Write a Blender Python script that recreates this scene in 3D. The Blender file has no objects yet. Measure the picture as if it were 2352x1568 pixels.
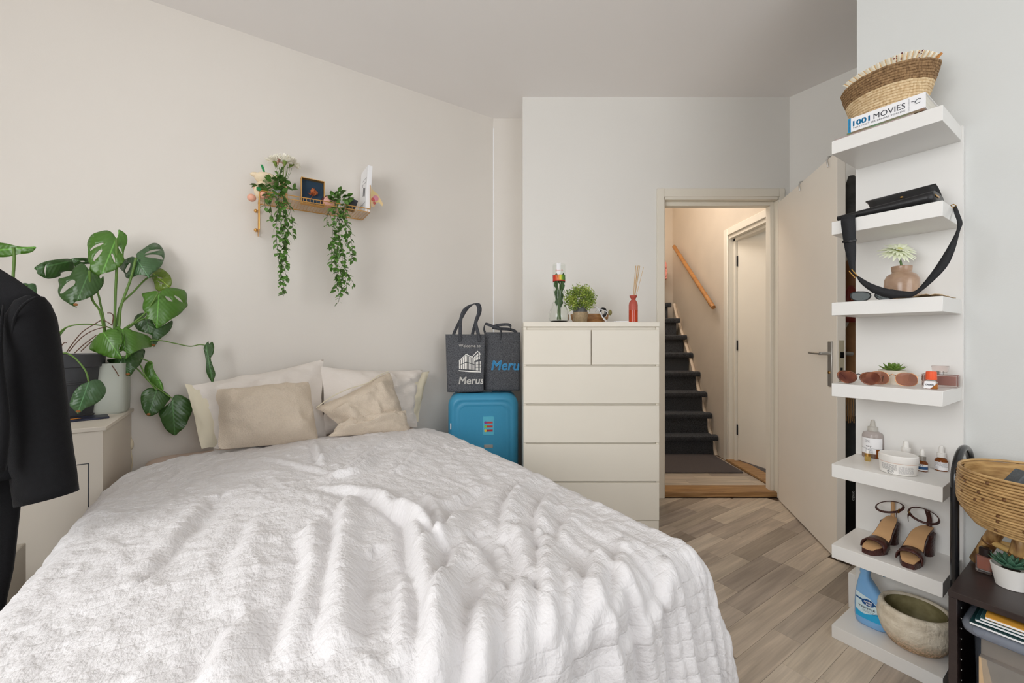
import bpy, bmesh, math, random
import numpy as np
from mathutils import Vector, Matrix, Euler
from math import sin, cos, pi, sqrt, atan2, radians, hypot

random.seed(7)
SC = bpy.context.scene
COL = SC.collection
# ------------------------------------------------------------------ camera (level, 14.5 mm on 36 mm)
F, CX, CY, EYE = 945.0, 1176.0, 777.0, 1.145
cam_d = bpy.data.cameras.new('camera'); cam = bpy.data.objects.new('camera', cam_d); COL.objects.link(cam)
cam.location = (0, 0, EYE); cam.rotation_euler = (pi/2, 0, 0)
cam_d.sensor_width = 36.0; cam_d.lens = F/2352*36.0; cam_d.shift_y = -7/2352; cam_d.clip_start = .02
SC.camera = cam
SC.view_settings.view_transform = 'Standard'; SC.view_settings.look = 'None'
SC.view_settings.exposure = 0.04; SC.view_settings.gamma = 1.0; SC.view_settings.use_curve_mapping = False
# frames: the bed wall (U along it, N out of it) and the shelf wall (V along it, M out of it)
P0 = (-.1476, 3.242); U = (.834, .5515); N = (.5515, -.834)
R0 = (1.460, 1.733);  V = (.55, -.835);  M = (-.835, -.55)
ROT_U = atan2(U[1], U[0]); ROT_V = atan2(V[1], V[0])
def un(u, n, z=0): return Vector((P0[0]+u*U[0]+n*N[0], P0[1]+u*U[1]+n*N[1], z))
def vm(v, m, z=0): return Vector((R0[0]+v*V[0]+m*M[0], R0[1]+v*V[1]+m*M[1], z))
# ------------------------------------------------------------------ world and light
w = bpy.data.worlds.new('world'); SC.world = w; w.use_nodes = True
bg = w.node_tree.nodes['Background']; bg.inputs[0].default_value = (.80, .88, 1, 1); bg.inputs[1].default_value = 1.5
def area(name, loc, target, sx, sy, power, col):
    l = bpy.data.lights.new(name, 'AREA'); l.shape = 'RECTANGLE'; l.size = sx; l.size_y = sy; l.energy = power; l.color = col
    o = bpy.data.objects.new(name, l); COL.objects.link(o); o.location = loc
    o.rotation_euler = (Vector(target)-Vector(loc)).to_track_quat('-Z', 'Y').to_euler(); return o
area('window_light', un(-3.50, 2.45, 1.72), un(0, 1.7, 1.35), 1.7, 1.7, 49, (1, .99, .98))
area('window_light', un(-1.0, 4.5, 1.75), un(-.6, .6, 1.55), 1.8, 1.7, 22, (1, .99, .98))
SC.cycles.diffuse_bounces = 7
# ------------------------------------------------------------------ pixel rays met with planes of the room
def rx(px): return (px-CX)/F
def hity(px, py, Y): return Vector((rx(px)*Y, Y, EYE-(py-CY)/F*Y))
def hitz(px, py, z): return hity(px, py, (EYE-z)*F/(py-CY))
def hitn(px, py, n): return hity(px, py, (n-2.7852)/(N[0]*rx(px)+N[1]))
def hitm(px, py, m): return hity(px, py, (2.1723-m)/(.835*rx(px)+.55))
def hitv(px, py, v):
    c = R0[0]*V[0]+R0[1]*V[1]+v
    return hity(px, py, c/(rx(px)*V[0]+V[1]))
def to_vm(p): d = (p[0]-R0[0], p[1]-R0[1]); return (d[0]*V[0]+d[1]*V[1], d[0]*M[0]+d[1]*M[1], p[2])
def to_un(p): d = (p[0]-P0[0], p[1]-P0[1]); return (d[0]*U[0]+d[1]*U[1], d[0]*N[0]+d[1]*N[1], p[2])
# ------------------------------------------------------------------ materials
def lin(c):
    def f(v): v /= 255.0; return v/12.92 if v <= .04045 else ((v+.055)/1.055)**2.4
    return (f(c[0]), f(c[1]), f(c[2]), 1)
def nd(t, k, **kw):
    n = t.nodes.new(k)
    for a, b in kw.items(): setattr(n, a, b)
    return n
def mat(name, c, rough=.55, metal=0, var=.0, vscale=6, bump=0, bscale=80, trans=0, ior=1.45, c2=None, stretch=None, spec=None, sheen=0, coat=0, sss=0, alpha=1, emit=0, detail=3):
    m = bpy.data.materials.new(name); m.use_nodes = True; t = m.node_tree; b = t.nodes['Principled BSDF']
    L = t.links.new
    b.inputs['Roughness'].default_value = rough; b.inputs['Metallic'].default_value = metal
    b.inputs['Transmission Weight'].default_value = trans; b.inputs['IOR'].default_value = ior
    if spec is not None: b.inputs['Specular IOR Level'].default_value = spec
    b.inputs['Sheen Weight'].default_value = sheen; b.inputs['Coat Weight'].default_value = coat
    b.inputs['Alpha'].default_value = alpha
    if sss: b.inputs['Subsurface Weight'].default_value = sss; b.inputs['Subsurface Scale'].default_value = .01
    a = lin(c); tc = nd(t, 'ShaderNodeTexCoord'); src = tc.outputs['Object']
    if stretch:
        mp = nd(t, 'ShaderNodeMapping'); mp.inputs['Scale'].default_value = stretch; L(src, mp.inputs[0]); src = mp.outputs[0]
    if var or c2:
        n = nd(t, 'ShaderNodeTexNoise'); n.inputs['Scale'].default_value = vscale; n.inputs['Detail'].default_value = detail; L(src, n.inputs['Vector'])
        r = nd(t, 'ShaderNodeValToRGB'); r.color_ramp.elements[0].position = .35; r.color_ramp.elements[1].position = .65
        q = lin(c2) if c2 else tuple(x*(1-var) for x in a[:3])+(1,)
        r.color_ramp.elements[0].color = q; r.color_ramp.elements[1].color = a if c2 else tuple(min(1, x*(1+var)) for x in a[:3])+(1,)
        L(n.outputs['Fac'], r.inputs[0]); L(r.outputs[0], b.inputs['Base Color'])
    else: b.inputs['Base Color'].default_value = a
    if bump:
        n2 = nd(t, 'ShaderNodeTexNoise'); n2.inputs['Scale'].default_value = bscale; n2.inputs['Detail'].default_value = 4; L(src, n2.inputs['Vector'])
        bp = nd(t, 'ShaderNodeBump'); bp.inputs['Strength'].default_value = min(1, bump); bp.inputs['Distance'].default_value = .004
        L(n2.outputs['Fac'], bp.inputs['Height']); L(bp.outputs[0], b.inputs['Normal'])
    if emit: b.inputs['Emission Color'].default_value = a; b.inputs['Emission Strength'].default_value = emit
    return m
# ------------------------------------------------------------------ mesh builder
class MB:
    def __init__(s): s.v = []; s.f = []; s.mi = []; s.uv = None
    def add(s, vs, fs, mi=0, M_=None):
        k = len(s.v)
        for p in vs: s.v.append(tuple(M_ @ Vector(p)) if M_ is not None else tuple(p))
        for f in fs: s.f.append(tuple(i+k for i in f)); s.mi.append(mi)
        return s
    def box(s, x0, x1, y0, y1, z0, z1, mi=0, M_=None, b=0):
        if b:
            b = min(b, (x1-x0)*.45, (y1-y0)*.45, (z1-z0)*.45)
            vs = []; 
            for sx in (0, 1):
                for sy in (0, 1):
                    for sz in (0, 1):
                        X, Y, Z = (x0, x1)[sx], (y0, y1)[sy], (z0, z1)[sz]
                        dx, dy, dz = (b, -b)[sx], (b, -b)[sy], (b, -b)[sz]
                        vs += [(X, Y+dy, Z+dz), (X+dx, Y, Z+dz), (X+dx, Y+dy, Z)]
            c = lambda sx, sy, sz, k: (sx*4+sy*2+sz)*3+k
            fs = [(c(0,0,0,0),c(0,0,1,0),c(0,1,1,0),c(0,1,0,0)), (c(1,0,0,0),c(1,1,0,0),c(1,1,1,0),c(1,0,1,0)),
                  (c(0,0,0,1),c(1,0,0,1),c(1,0,1,1),c(0,0,1,1)), (c(0,1,0,1),c(0,1,1,1),c(1,1,1,1),c(1,1,0,1)),
                  (c(0,0,0,2),c(0,1,0,2),c(1,1,0,2),c(1,0,0,2)), (c(0,0,1,2),c(1,0,1,2),c(1,1,1,2),c(0,1,1,2))]
            for sx in (0,1):
                for sy in (0,1): fs.append((c(sx,sy,0,0),c(sx,sy,1,0),c(sx,sy,1,1),c(sx,sy,0,1)))
            for sx in (0,1):
                for sz in (0,1): fs.append((c(sx,0,sz,0),c(sx,1,sz,0),c(sx,1,sz,2),c(sx,0,sz,2)))
            for sy in (0,1):
                for sz in (0,1): fs.append((c(0,sy,sz,1),c(1,sy,sz,1),c(1,sy,sz,2),c(0,sy,sz,2)))
            for sx in (0,1):
                for sy in (0,1):
                    for sz in (0,1): fs.append((c(sx,sy,sz,0),c(sx,sy,sz,1),c(sx,sy,sz,2)))
            return s.add(vs, fs, mi, M_)
        vs = [(x0,y0,z0),(x1,y0,z0),(x1,y1,z0),(x0,y1,z0),(x0,y0,z1),(x1,y0,z1),(x1,y1,z1),(x0,y1,z1)]
        return s.add(vs, [(3,2,1,0),(4,5,6,7),(0,1,5,4),(1,2,6,5),(2,3,7,6),(3,0,4,7)], mi, M_)
    def prism(s, pts, z0, z1, mi=0, M_=None):
        n = len(pts); vs = [(p[0], p[1], z0) for p in pts]+[(p[0], p[1], z1) for p in pts]
        fs = [tuple(range(n-1, -1, -1)), tuple(range(n, 2*n))]+[(i, (i+1) % n, n+(i+1) % n, n+i) for i in range(n)]
        return s.add(vs, fs, mi, M_)
    def loft(s, rings, mi=0, cap=True, closed=True, M_=None):
        n = len(rings[0]); vs = [p for r in rings for p in r]; fs = []
        for i in range(len(rings)-1):
            for j in range(n if closed else n-1):
                k = (j+1) % n; fs.append((i*n+j, i*n+k, (i+1)*n+k, (i+1)*n+j))
        if cap and closed: fs.append(tuple(range(n-1, -1, -1))); fs.append(tuple((len(rings)-1)*n+j for j in range(n)))
        return s.add(vs, fs, mi, M_)
    def lathe(s, prof, seg=28, cx=0, cy=0, sx=1, sy=1, mi=0, cap=True, M_=None, p=2):
        rings = []
        for r, z in prof:
            ring = []
            for j in range(seg):
                t = 2*pi*j/seg; c_, s_ = cos(t), sin(t)
                if p != 2: c_ = math.copysign(abs(c_)**(2/p), c_); s_ = math.copysign(abs(s_)**(2/p), s_)
                ring.append((cx+max(r, 1e-5)*c_*sx, cy+max(r, 1e-5)*s_*sy, z))
            rings.append(ring)
        return s.loft(rings, mi, cap, True, M_)
    def tube(s, pts, r, seg=8, mi=0, cap=True, r2=None, flat=None, M_=None, closed=False):
        P = [Vector(p) for p in pts]; n = len(P); rings = []; pn = None
        for i in range(n):
            if closed: t = P[(i+1) % n]-P[i-1]
            else: t = P[min(i+1, n-1)]-P[max(i-1, 0)]
            t = t.normalized() if t.length > 1e-9 else Vector((0, 0, 1))
            if pn is None:
                a = Vector((0, 0, 1)) if abs(t.z) < .9 else Vector((1, 0, 0))
                pn = t.cross(a).normalized()
            else:
                pn = (pn-t*pn.dot(t)); pn = pn.normalized() if pn.length > 1e-9 else t.orthogonal().normalized()
            bn = t.cross(pn); rr = r if r2 is None else r+(r2-r)*i/(n-1)
            if callable(r): rr = r(i/(n-1))
            rings.append([tuple(P[i]+pn*rr*cos(2*pi*j/seg)+bn*rr*(flat or 1)*sin(2*pi*j/seg)) for j in range(seg)])
        if closed: rings.append(rings[0]); cap = False
        return s.loft(rings, mi, cap, True, M_)
    def ell(s, c, r, seg=16, rings=10, mi=0, M_=None):
        R = []
        for i in range(rings+1):
            a = -pi/2+pi*i/rings
            R.append([(c[0]+max(cos(a), 1e-4)*cos(2*pi*j/seg)*r[0], c[1]+max(cos(a), 1e-4)*sin(2*pi*j/seg)*r[1], c[2]+sin(a)*r[2]) for j in range(seg)])
        return s.loft(R, mi, True, True, M_)
    def mesh(s, name, mats, smooth=False):
        me = bpy.data.meshes.new(name); me.from_pydata(s.v, [], s.f)
        for m in (mats if isinstance(mats, (list, tuple)) else [mats]): me.materials.append(m)
        if any(s.mi): me.polygons.foreach_set('material_index', s.mi)
        bm = bmesh.new(); bm.from_mesh(me); bmesh.ops.remove_doubles(bm, verts=bm.verts, dist=1e-6)
        bmesh.ops.recalc_face_normals(bm, faces=bm.faces); bm.to_mesh(me); bm.free()
        if smooth:
            me.polygons.foreach_set('use_smooth', [True]*len(me.polygons))
            if smooth is not True: me.set_sharp_from_angle(angle=radians(smooth))
        return me
def link(name, me, parent=None, loc=None, rz=None, label=None):
    o = bpy.data.objects.new(name, me); COL.objects.link(o)
    if parent: o.parent = parent
    if loc is not None: o.location = loc
    if rz is not None: o.rotation_euler = (0, 0, rz)
    if label: o['label'] = label
    return o
def part(name, mb, m, parent, smooth=40, label=None, loc=None, rz=None):
    return link(name, mb.mesh(name, m, smooth), parent, loc, rz, label)
def thing(name, label, cat, loc=(0, 0, 0), rz=0, group=None):
    o = bpy.data.objects.new(name, None); COL.objects.link(o); o.empty_display_size = .05
    o.location = loc; o.rotation_euler = (0, 0, rz); o['label'] = label; o['category'] = cat
    if group: o['group'] = group
    return o
def single(name, mb, m, label, cat, loc=(0, 0, 0), rz=0, smooth=40, group=None):
    o = link(name, mb.mesh(name, m, smooth), None, loc, rz, label); o['category'] = cat
    if group: o['group'] = group
    return o
def struct(name, mb, m, parent=None, smooth=40, loc=None, rz=None, label=None):
    o = link(name, mb.mesh(name, m, smooth), parent, loc, rz, label)
    if parent is None: o['kind'] = 'structure'
    return o
def spline(pts, k=6, closed=False):
    P = [Vector(p) for p in pts]; n = len(P); out = []
    rng = range(n) if closed else range(n-1)
    for i in rng:
        if closed: a, b, c, d = P[i-1], P[i], P[(i+1) % n], P[(i+2) % n]
        else: a, b, c, d = P[max(i-1, 0)], P[i], P[i+1], P[min(i+2, n-1)]
        for j in range(k):
            t = j/k
            out.append(.5*((2*b)+(c-a)*t+(2*a-5*b+4*c-d)*t*t+(3*b-a-3*c+d)*t**3))
    if not closed: out.append(P[-1])
    return out
def localize(o, p):
    """world point -> local frame of a thing that stands at o.location turned by o.rotation z"""
    d = Vector(p)-o.location; a = -o.rotation_euler.z
    return Vector((d.x*cos(a)-d.y*sin(a), d.x*sin(a)+d.y*cos(a), d.z))
_tc = {}
def text_geo(s, bold=0, shear=0, ext=.0006):
    """letters as geometry in the XY plane, 1 unit cap height, thickness ext"""
    bold = 0; key = (s, bold, shear)
    if key not in _tc:
        cu = bpy.data.curves.new('t', 'FONT'); cu.body = s; cu.size = 1; cu.offset = bold; cu.shear = shear; cu.resolution_u = 3
        o = bpy.data.objects.new('t', cu); COL.objects.link(o)
        dg = bpy.context.evaluated_depsgraph_get(); me = bpy.data.meshes.new_from_object(o.evaluated_get(dg))
        vs = [tuple(v.co) for v in me.vertices]; fs = [tuple(p.vertices) for p in me.polygons]
        bpy.data.objects.remove(o); bpy.data.curves.remove(cu); bpy.data.meshes.remove(me)
        _tc[key] = (vs, fs)
    return _tc[key]
def put_text(mb, s, x0, x1, z, h=None, f=None, bold=0, shear=0, mi=0, cut=None):
    """write s between x0 and x1 on base line z; f maps (x, z) to a 3-D point"""
    vs, fs = text_geo(s, bold, shear)
    if not vs: return
    if bold:
        n0_ = len(vs); nv = []; nf = []
        for q_, (dx_, dz_) in enumerate(((-1, -1), (1, -1), (-1, 1), (1, 1))):
            nv += [(v[0]+dx_*bold, v[1]+dz_*bold, 0) for v in vs]; nf += [tuple(i+q_*n0_ for i in g) for g in fs]
        vs, fs = nv, nf
    ax = min(v[0] for v in vs); bx = max(v[0] for v in vs); k = (x1-x0)/(bx-ax); kz = k if h is None else h/.73
    if cut is not None:
        bm = bmesh.new(); bv = [bm.verts.new((x0+(v[0]-ax)*k, 0, z+v[1]*kz)) for v in vs]
        for q in fs:
            try: bm.faces.new([bv[i] for i in q])
            except ValueError: pass
        bmesh.ops.bisect_plane(bm, geom=bm.verts[:]+bm.edges[:]+bm.faces[:], plane_co=(cut, 0, 0), plane_no=(1, 0, 0), clear_outer=True)
        bm.verts.index_update()
        mb.add([f(v.co.x, v.co.z) for v in bm.verts], [[v.index for v in q.verts] for q in bm.faces], mi); bm.free(); return
    mb.add([f(x0+(v[0]-ax)*k, z+v[1]*kz) for v in vs], fs, mi)
def vnoise(x, y, seed=0):
    x = np.asarray(x, float); y = np.asarray(y, float)
    xi = np.floor(x).astype(np.int64); yi = np.floor(y).astype(np.int64); xf = x-xi; yf = y-yi
    def h(a, b):
        n = (a*374761393+b*668265263+seed*1442695041) & 0x7fffffff
        n = ((n ^ (n >> 13))*1274126177) & 0x7fffffff
        return ((n ^ (n >> 16)) & 0xffff)/65535.0*2-1
    u_ = xf*xf*(3-2*xf); v_ = yf*yf*(3-2*yf)
    return (h(xi, yi)*(1-u_)+h(xi+1, yi)*u_)*(1-v_)+(h(xi, yi+1)*(1-u_)+h(xi+1, yi+1)*u_)*v_
def circ(cx, cy, r, n=20, z=None): return [(cx+r*cos(2*pi*i/n), cy+r*sin(2*pi*i/n)) for i in range(n)]

# ------------------------------------------------------------------ common materials
m_wall = mat('wall_paint', (224, 219, 212), .75, var=.012, vscale=1.3, bump=.08, bscale=220)
m_wall2 = mat('wall_paint_cool', (230, 228, 223), .75, var=.01, vscale=1.3, bump=.08, bscale=220)
m_ceil = mat('ceiling_paint', (242, 239, 237), .85, var=.01, vscale=1)
m_white = mat('white_foil', (231, 230, 227), .38, bump=.02, bscale=60)
m_cream = mat('cream_lacquer', (231, 225, 212), .42, var=.01, vscale=4)
m_door = mat('door_paint', (240, 233, 222), .45, var=.012, vscale=3)
m_steel = mat('brushed_steel', (190, 188, 184), .4, metal=.8)
m_dark = mat('dark_metal', (60, 60, 60), .35, metal=1)
m_gold = mat('gold_metal', (205, 160, 90), .25, metal=1)
m_brass = mat('brass_wire', (222, 172, 100), .35, metal=.7)
m_black = mat('black_plain', (22, 22, 24), .5)
m_glass = mat('clear_glass', (250, 252, 250), .02, trans=1, ior=1.3)
m_print = mat('dark_print', (60, 62, 70), .7)
m_paper = mat('white_paper', (238, 238, 240), .6)
# ================================================================== SETTING
YD = 2.956; ZC = 2.878
# floor: dark base with laminate strips laid along the bed wall
m_base = mat('floor_joint', (92, 74, 58), .8)
def floor_mat(name, tones, sc=1):
    m = bpy.data.materials.new(name); m.use_nodes = True; t = m.node_tree; b = t.nodes['Principled BSDF']; L = t.links.new
    oi = nd(t, 'ShaderNodeObjectInfo'); tc = nd(t, 'ShaderNodeTexCoord')
    ad = nd(t, 'ShaderNodeVectorMath', operation='ADD'); mu = nd(t, 'ShaderNodeMath', operation='MULTIPLY'); mu.inputs[1].default_value = 31.7
    cb = nd(t, 'ShaderNodeCombineXYZ'); L(oi.outputs['Random'], mu.inputs[0])
    for i in range(3): L(mu.outputs[0], cb.inputs[i])
    L(tc.outputs['Object'], ad.inputs[0]); L(cb.outputs[0], ad.inputs[1])
    mp = nd(t, 'ShaderNodeMapping'); mp.inputs['Scale'].default_value = (2.2*sc, 30*sc, 1); L(ad.outputs[0], mp.inputs[0])
    n1 = nd(t, 'ShaderNodeTexNoise'); n1.inputs['Scale'].default_value = 1; n1.inputs['Detail'].default_value = 6; n1.inputs['Distortion'].default_value = .6; L(mp.outputs[0], n1.inputs[0])
    mp2 = nd(t, 'ShaderNodeMapping'); mp2.inputs['Scale'].default_value = (5*sc, 160*sc, 1); L(ad.outputs[0], mp2.inputs[0])
    n2 = nd(t, 'ShaderNodeTexNoise'); n2.inputs['Scale'].default_value = 1; n2.inputs['Detail'].default_value = 3; L(mp2.outputs[0], n2.inputs[0])
    r = nd(t, 'ShaderNodeValToRGB'); e = r.color_ramp.elements
    e[0].position = 0; e[0].color = lin(tones[0]); e[1].position = 1; e[1].color = lin(tones[-1])
    for i, c in enumerate(tones[1:-1]): q = e.new((i+1)/(len(tones)-1)); q.color = lin(c)
    L(oi.outputs['Random'], r.inputs[0])
    g = nd(t, 'ShaderNodeMapRange'); g.inputs[1].default_value = .3; g.inputs[2].default_value = .7; g.inputs[3].default_value = .72; g.inputs[4].default_value = 1.15; L(n1.outputs[0], g.inputs[0])
    g2 = nd(t, 'ShaderNodeMapRange'); g2.inputs[1].default_value = .3; g2.inputs[2].default_value = .7; g2.inputs[3].default_value = .9; g2.inputs[4].default_value = 1.06; L(n2.outputs[0], g2.inputs[0])
    mm = nd(t, 'ShaderNodeMath', operation='MULTIPLY'); L(g.outputs[0], mm.inputs[0]); L(g2.outputs[0], mm.inputs[1])
    vm_ = nd(t, 'ShaderNodeVectorMath', operation='SCALE'); L(r.outputs[0], vm_.inputs[0]); L(mm.outputs[0], vm_.inputs['Scale']); L(vm_.outputs[0], b.inputs['Base Color'])
    b.inputs['Roughness'].default_value = .38
    bp = nd(t, 'ShaderNodeBump'); bp.inputs['Strength'].default_value = .25; bp.inputs['Distance'].default_value = .001; L(n2.outputs[0], bp.inputs['Height']); L(bp.outputs[0], b.inputs['Normal'])
    return m
m_plank = floor_mat('laminate', [(134, 121, 108), (198, 184, 166), (204, 190, 171), (188, 173, 156), (208, 194, 176), (160, 147, 135), (194, 179, 161)])
ROOM = [un(-2.75, 0), un(0, 0), (P0[0]+.01, YD+.29), (.077, YD+.29), (.077, YD), (1.995, YD), (2.60, 2.04), (1.62, 1.49), vm(2.3, 0), vm(2.3, 2.6)]
fl = MB(); q = [un(-3.6, -.02)[:2], (P0[0], 3.25), (2.02, 3.25), (3.4, 1.1), vm(2.7, -.1)[:2], un(-3.6, 4.65)[:2]]
fl.prism(q, -.06, -.004)
floor = struct('floor', fl, m_base)
def clip(poly, px_, py_, nx, ny):
    out = []
    for i in range(len(poly)):
        a = poly[i-1]; b = poly[i]; da = (a[0]-px_)*nx+(a[1]-py_)*ny; db = (b[0]-px_)*nx+(b[1]-py_)*ny
        if (da <= 0) != (db <= 0):
            t = da/(da-db); out.append((a[0]+(b[0]-a[0])*t, a[1]+(b[1]-a[1])*t))
        if db <= 0: out.append(b)
    return out
cache = {}
rnd = random.Random(3)
W_ = .1
for i in range(0, 29):
    n0 = i*W_; u = -1.0+rnd.choice([0, .12, .27, .4])
    if i % 2: u -= .2
    while u < 2.9:
        ln = rnd.choice([.31, .42, .55, .42, .66]); u1 = u+ln
        c = un((u+u1)/2, n0+W_/2)
        u, uc = u1, (u+u1)/2
        ok = c.y < 3.1 and c.x < 2.75 and uc > -.95 and c.y > -.2
        v_, m_, _ = to_vm(c)
        if m_ < -.55 and v_ > -.3: ok = False
        if m_ < -1.15: ok = False
        if not ok: continue
        g = .0004; poly = [(-ln/2+g, -W_/2+g), (ln/2-g, -W_/2+g), (ln/2-g, W_/2-g), (-ln/2+g, W_/2-g)]
        # local frame: x along U, y towards the bed wall
        wp = [(c.x+a*U[0]-b*N[0], c.y+a*U[1]-b*N[1]) for a, b in poly]
        if max(p[1] for p in wp) > YD-.002:
            wp = clip(wp, 0, YD-.002, 0, 1)
            if len(wp) < 3: continue
            poly = [((p[0]-c.x)*U[0]+(p[1]-c.y)*U[1], -((p[0]-c.x)*N[0]+(p[1]-c.y)*N[1])) for p in wp]
            mb = MB(); mb.prism(poly, -.0035, .0002); me = mb.mesh('plank', m_plank)
        else:
            if ln not in cache: mb = MB(); mb.box(-ln/2+g, ln/2-g, -W_/2+g, W_/2-g, -.0035, .0002, b=.0004); cache[ln] = mb.mesh('plank', m_plank)
            me = cache[ln]
        link('plank', me, floor, (c.x, c.y, 0), ROT_U)
# walls
def wall_seg(name, a, b, t, z0=0, z1=ZC, m=m_wall, side=1):
    """upright slab from a to b (plan points), its face on the line, its thickness to the left of a->b times side"""
    a = Vector(a[:2]); b = Vector(b[:2]); d = (b-a).normalized(); nn = Vector((-d.y, d.x))*t*side
    mb = MB(); mb.prism([tuple(a), tuple(b), tuple(b+nn), tuple(a+nn)], z0, z1); return struct(name, mb, m)
mb = MB()
def wl(n0, n1, z0, z1):
    a, b, c, d = un(-3.6, n0), un(-3.6, n1), un(-3.72, n1), un(-3.72, n0); mb.prism([a[:2], b[:2], c[:2], d[:2]], z0, z1)
wl(-.12, 1.55, 0, ZC); wl(3.35, 4.75, 0, ZC); wl(1.55, 3.35, 0, .75); wl(1.55, 3.35, 2.55, ZC)
struct('wall_left', mb, m_wall)
mb = MB(); L_ = 1.8
for x0, x1, z0, z1 in ((0, .06, .75, 2.55), (L_-.06, L_, .75, 2.55), (.06, L_-.06, .75, .81), (.06, L_-.06, 2.49, 2.55), (L_/2-.03, L_/2+.03, .81, 2.49)):
    mb.box(x0, x1, -.03, .03, z0, z1, b=.004)
o = struct('window_2', mb, m_white, loc=un(-3.65, 1.55, 0), rz=ROT_V)
mb = MB(); mb.box(.06, L_-.06, -.003, .003, .81, 2.49); part('pane', mb, m_glass, o)
wall_seg('wall_back_left', un(-3.6, 0), un(0, 0), .12)
wall_seg('wall_back', (P0[0]+.001, P0[1]), (.077, P0[1]), .12)
# door wall with its opening
DX0, DX1, DZ = rx(1526)*YD, rx(1787)*YD, 2.125
mb = MB(); mb.box(.077, DX0-.02, YD, YD+.30, 0, ZC); mb.box(DX1+.02, 2.08, YD, YD+.13, 0, ZC); mb.box(DX0-.02, DX1+.02, YD, YD+.13, DZ+.02, ZC)
struct('wall_back_right', mb, m_wall2)
C1 = Vector((1.995, YD)); C2 = C1+Vector(V)*1.55
wall_seg('wall_right_far', C1, C2, .1, m=m_wall2)
m_wall3 = mat('wall_paint_grey', (215, 217, 215), .75, var=.01, vscale=1.3, bump=.08, bscale=220)
wall_seg('wall_right', vm(-.006, 0), vm(2.6, 0), .14, m=m_wall3)
wall_seg('wall_niche', vm(.9, -.14), vm(.9, -1.16), .1, m=m_wall2)
# wall behind the camera with two window openings
w0 = -2.75; w1 = 1.6
mb = MB()
def wn(u0, u1, z0, z1):
    a, b, c, d = un(u0, 4.6), un(u1, 4.6), un(u1, 4.75), un(u0, 4.75); mb.prism([a[:2], b[:2], c[:2], d[:2]], z0, z1)
wn(-3.6, -2.0, 0, ZC); wn(0.0, .5085, 0, ZC); wn(-2.0, 0.0, 0, .6); wn(-2.0, 0.0, 2.5, ZC)
struct('wall_front', mb, m_wall)
for k, (a, b) in enumerate(((-2.0, 0.0),)):
    mb = MB(); L_ = b-a
    for x0, x1, z0, z1 in ((0, .06, .6, 2.5), (L_-.06, L_, .6, 2.5), (.06, L_-.06, .6, .66), (.06, L_-.06, 2.44, 2.5), (L_/2-.03, L_/2+.03, .66, 2.44)):
        mb.box(x0, x1, -.03, .03, z0, z1, b=.004)
    o = struct('window_%d' % (k+1), mb, m_white, loc=un(a, 4.68, 0), rz=ROT_U)
    mb = MB(); mb.box(.06, L_-.06, -.003, .003, .66, 2.44); part('pane', mb, m_glass, o)
mb = MB(); mb.prism([un(-3.72, -.12)[:2], (P0[0], 3.40), (2.08, 3.40), (2.08, YD+.05), (3.35, 1.2), vm(2.7, -.2)[:2], un(-3.72, 4.75)[:2]], ZC, ZC+.08)
struct('ceiling', mb, m_ceil)
# baseboard end beside the shelf unit
mb = MB(); mb.box(-.02, .006, -.012, .14, 0, .15, b=.003); struct('baseboard_right', mb, m_white, loc=vm(-.012, .002), rz=ROT_V)
mb = MB(); mb.box(.345, 1.2, -.012, -.0, 0, .07, b=.002); struct('baseboard_right_near', mb, m_white, loc=vm(0, 0), rz=ROT_V)
# door frame: architrave and jambs
mb = MB()
XL, XR = rx(1508)*YD, rx(1800)*YD
ZT = EYE+(777-434)/F*YD
mb.box(XL, DX0-.006, YD-.016, YD, 0, ZT, b=.003); mb.box(DX1+.004, XR, YD-.016, YD, 0, ZT, b=.003); mb.box(DX0-.006, DX1+.004, YD-.0155, YD, ZT-.06, ZT, b=.003)
struct('trim_1', mb, m_cream)
mb = MB()
ZJ = EYE+(777-472)/F*(YD+.03)
mb.box(DX0-.02, DX0, YD-.01, YD+.13, 0, ZJ+.03, b=.002); mb.box(DX1-.006, DX1+.02, YD-.01, YD+.13, 0, ZJ+.03, b=.002); mb.box(DX0, DX1-.006, YD-.01, YD+.13, ZJ+.03, ZT-.055, b=.002)
mb.box(DX1-.034, DX1-.006, YD+.035, YD+.09, 0, ZJ+.03, b=.003); mb.box(DX0, DX0+.004, YD+.035, YD+.09, 0, ZJ+.03); mb.box(DX0, DX1-.03, YD+.035, YD+.09, ZJ, ZJ+.03, b=.003)
jam = struct('trim_2', mb, m_cream)
mb = MB(); mb.box(DX0+.0, DX0+.005, YD+.005, YD+.03, 1.02, 1.11); part('strike_plate', mb, m_steel, jam)
m_oak = mat('threshold_wood', (176, 138, 92), .5, c2=(140, 104, 66), vscale=6, stretch=(1, 14, 14))
mb = MB(); mb.box(DX0, DX1, YD+.0, YD+.15, 0, .04, b=.006); struct('trim_3', mb, m_oak)
# hall beyond
m_hall = mat('hall_paint', (210, 199, 184), .8, var=.03, vscale=3)
HF = .038
mb = MB(); mb.box(-.2, 2.9, YD+.13, 5.3, -.06, HF-.004); hfl = struct('floor_hall', mb, m_base)
rnd = random.Random(5); hc = {}
for i in range(9):
    y0 = YD+.152+i*.1; x = .75+rnd.random()*.3
    while x < 1.93:
        ln = rnd.choice([.35, .5, .42]); x1 = min(x+ln, 1.93)
        mb = MB(); mb.box(-(x1-x)/2+.0004, (x1-x)/2-.0004, -.0496, .0496, -.0035, .0002); link('plank', mb.mesh('plank', m_plank), hfl, ((x+x1)/2, y0+.05, HF)); x = x1
XH = 1.95
mb = MB(); mb.box(XH+.002, XH+.1, 3.78, 5.0, 0, 3.3); mb.box(XH, XH+.1, YD+.13, 3.78, 2.10, 3.3); mb.box(XH, XH+.1, YD+.13, YD+.17, 0, 2.1)
struct('wall_hall_right', mb, m_hall)
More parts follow.
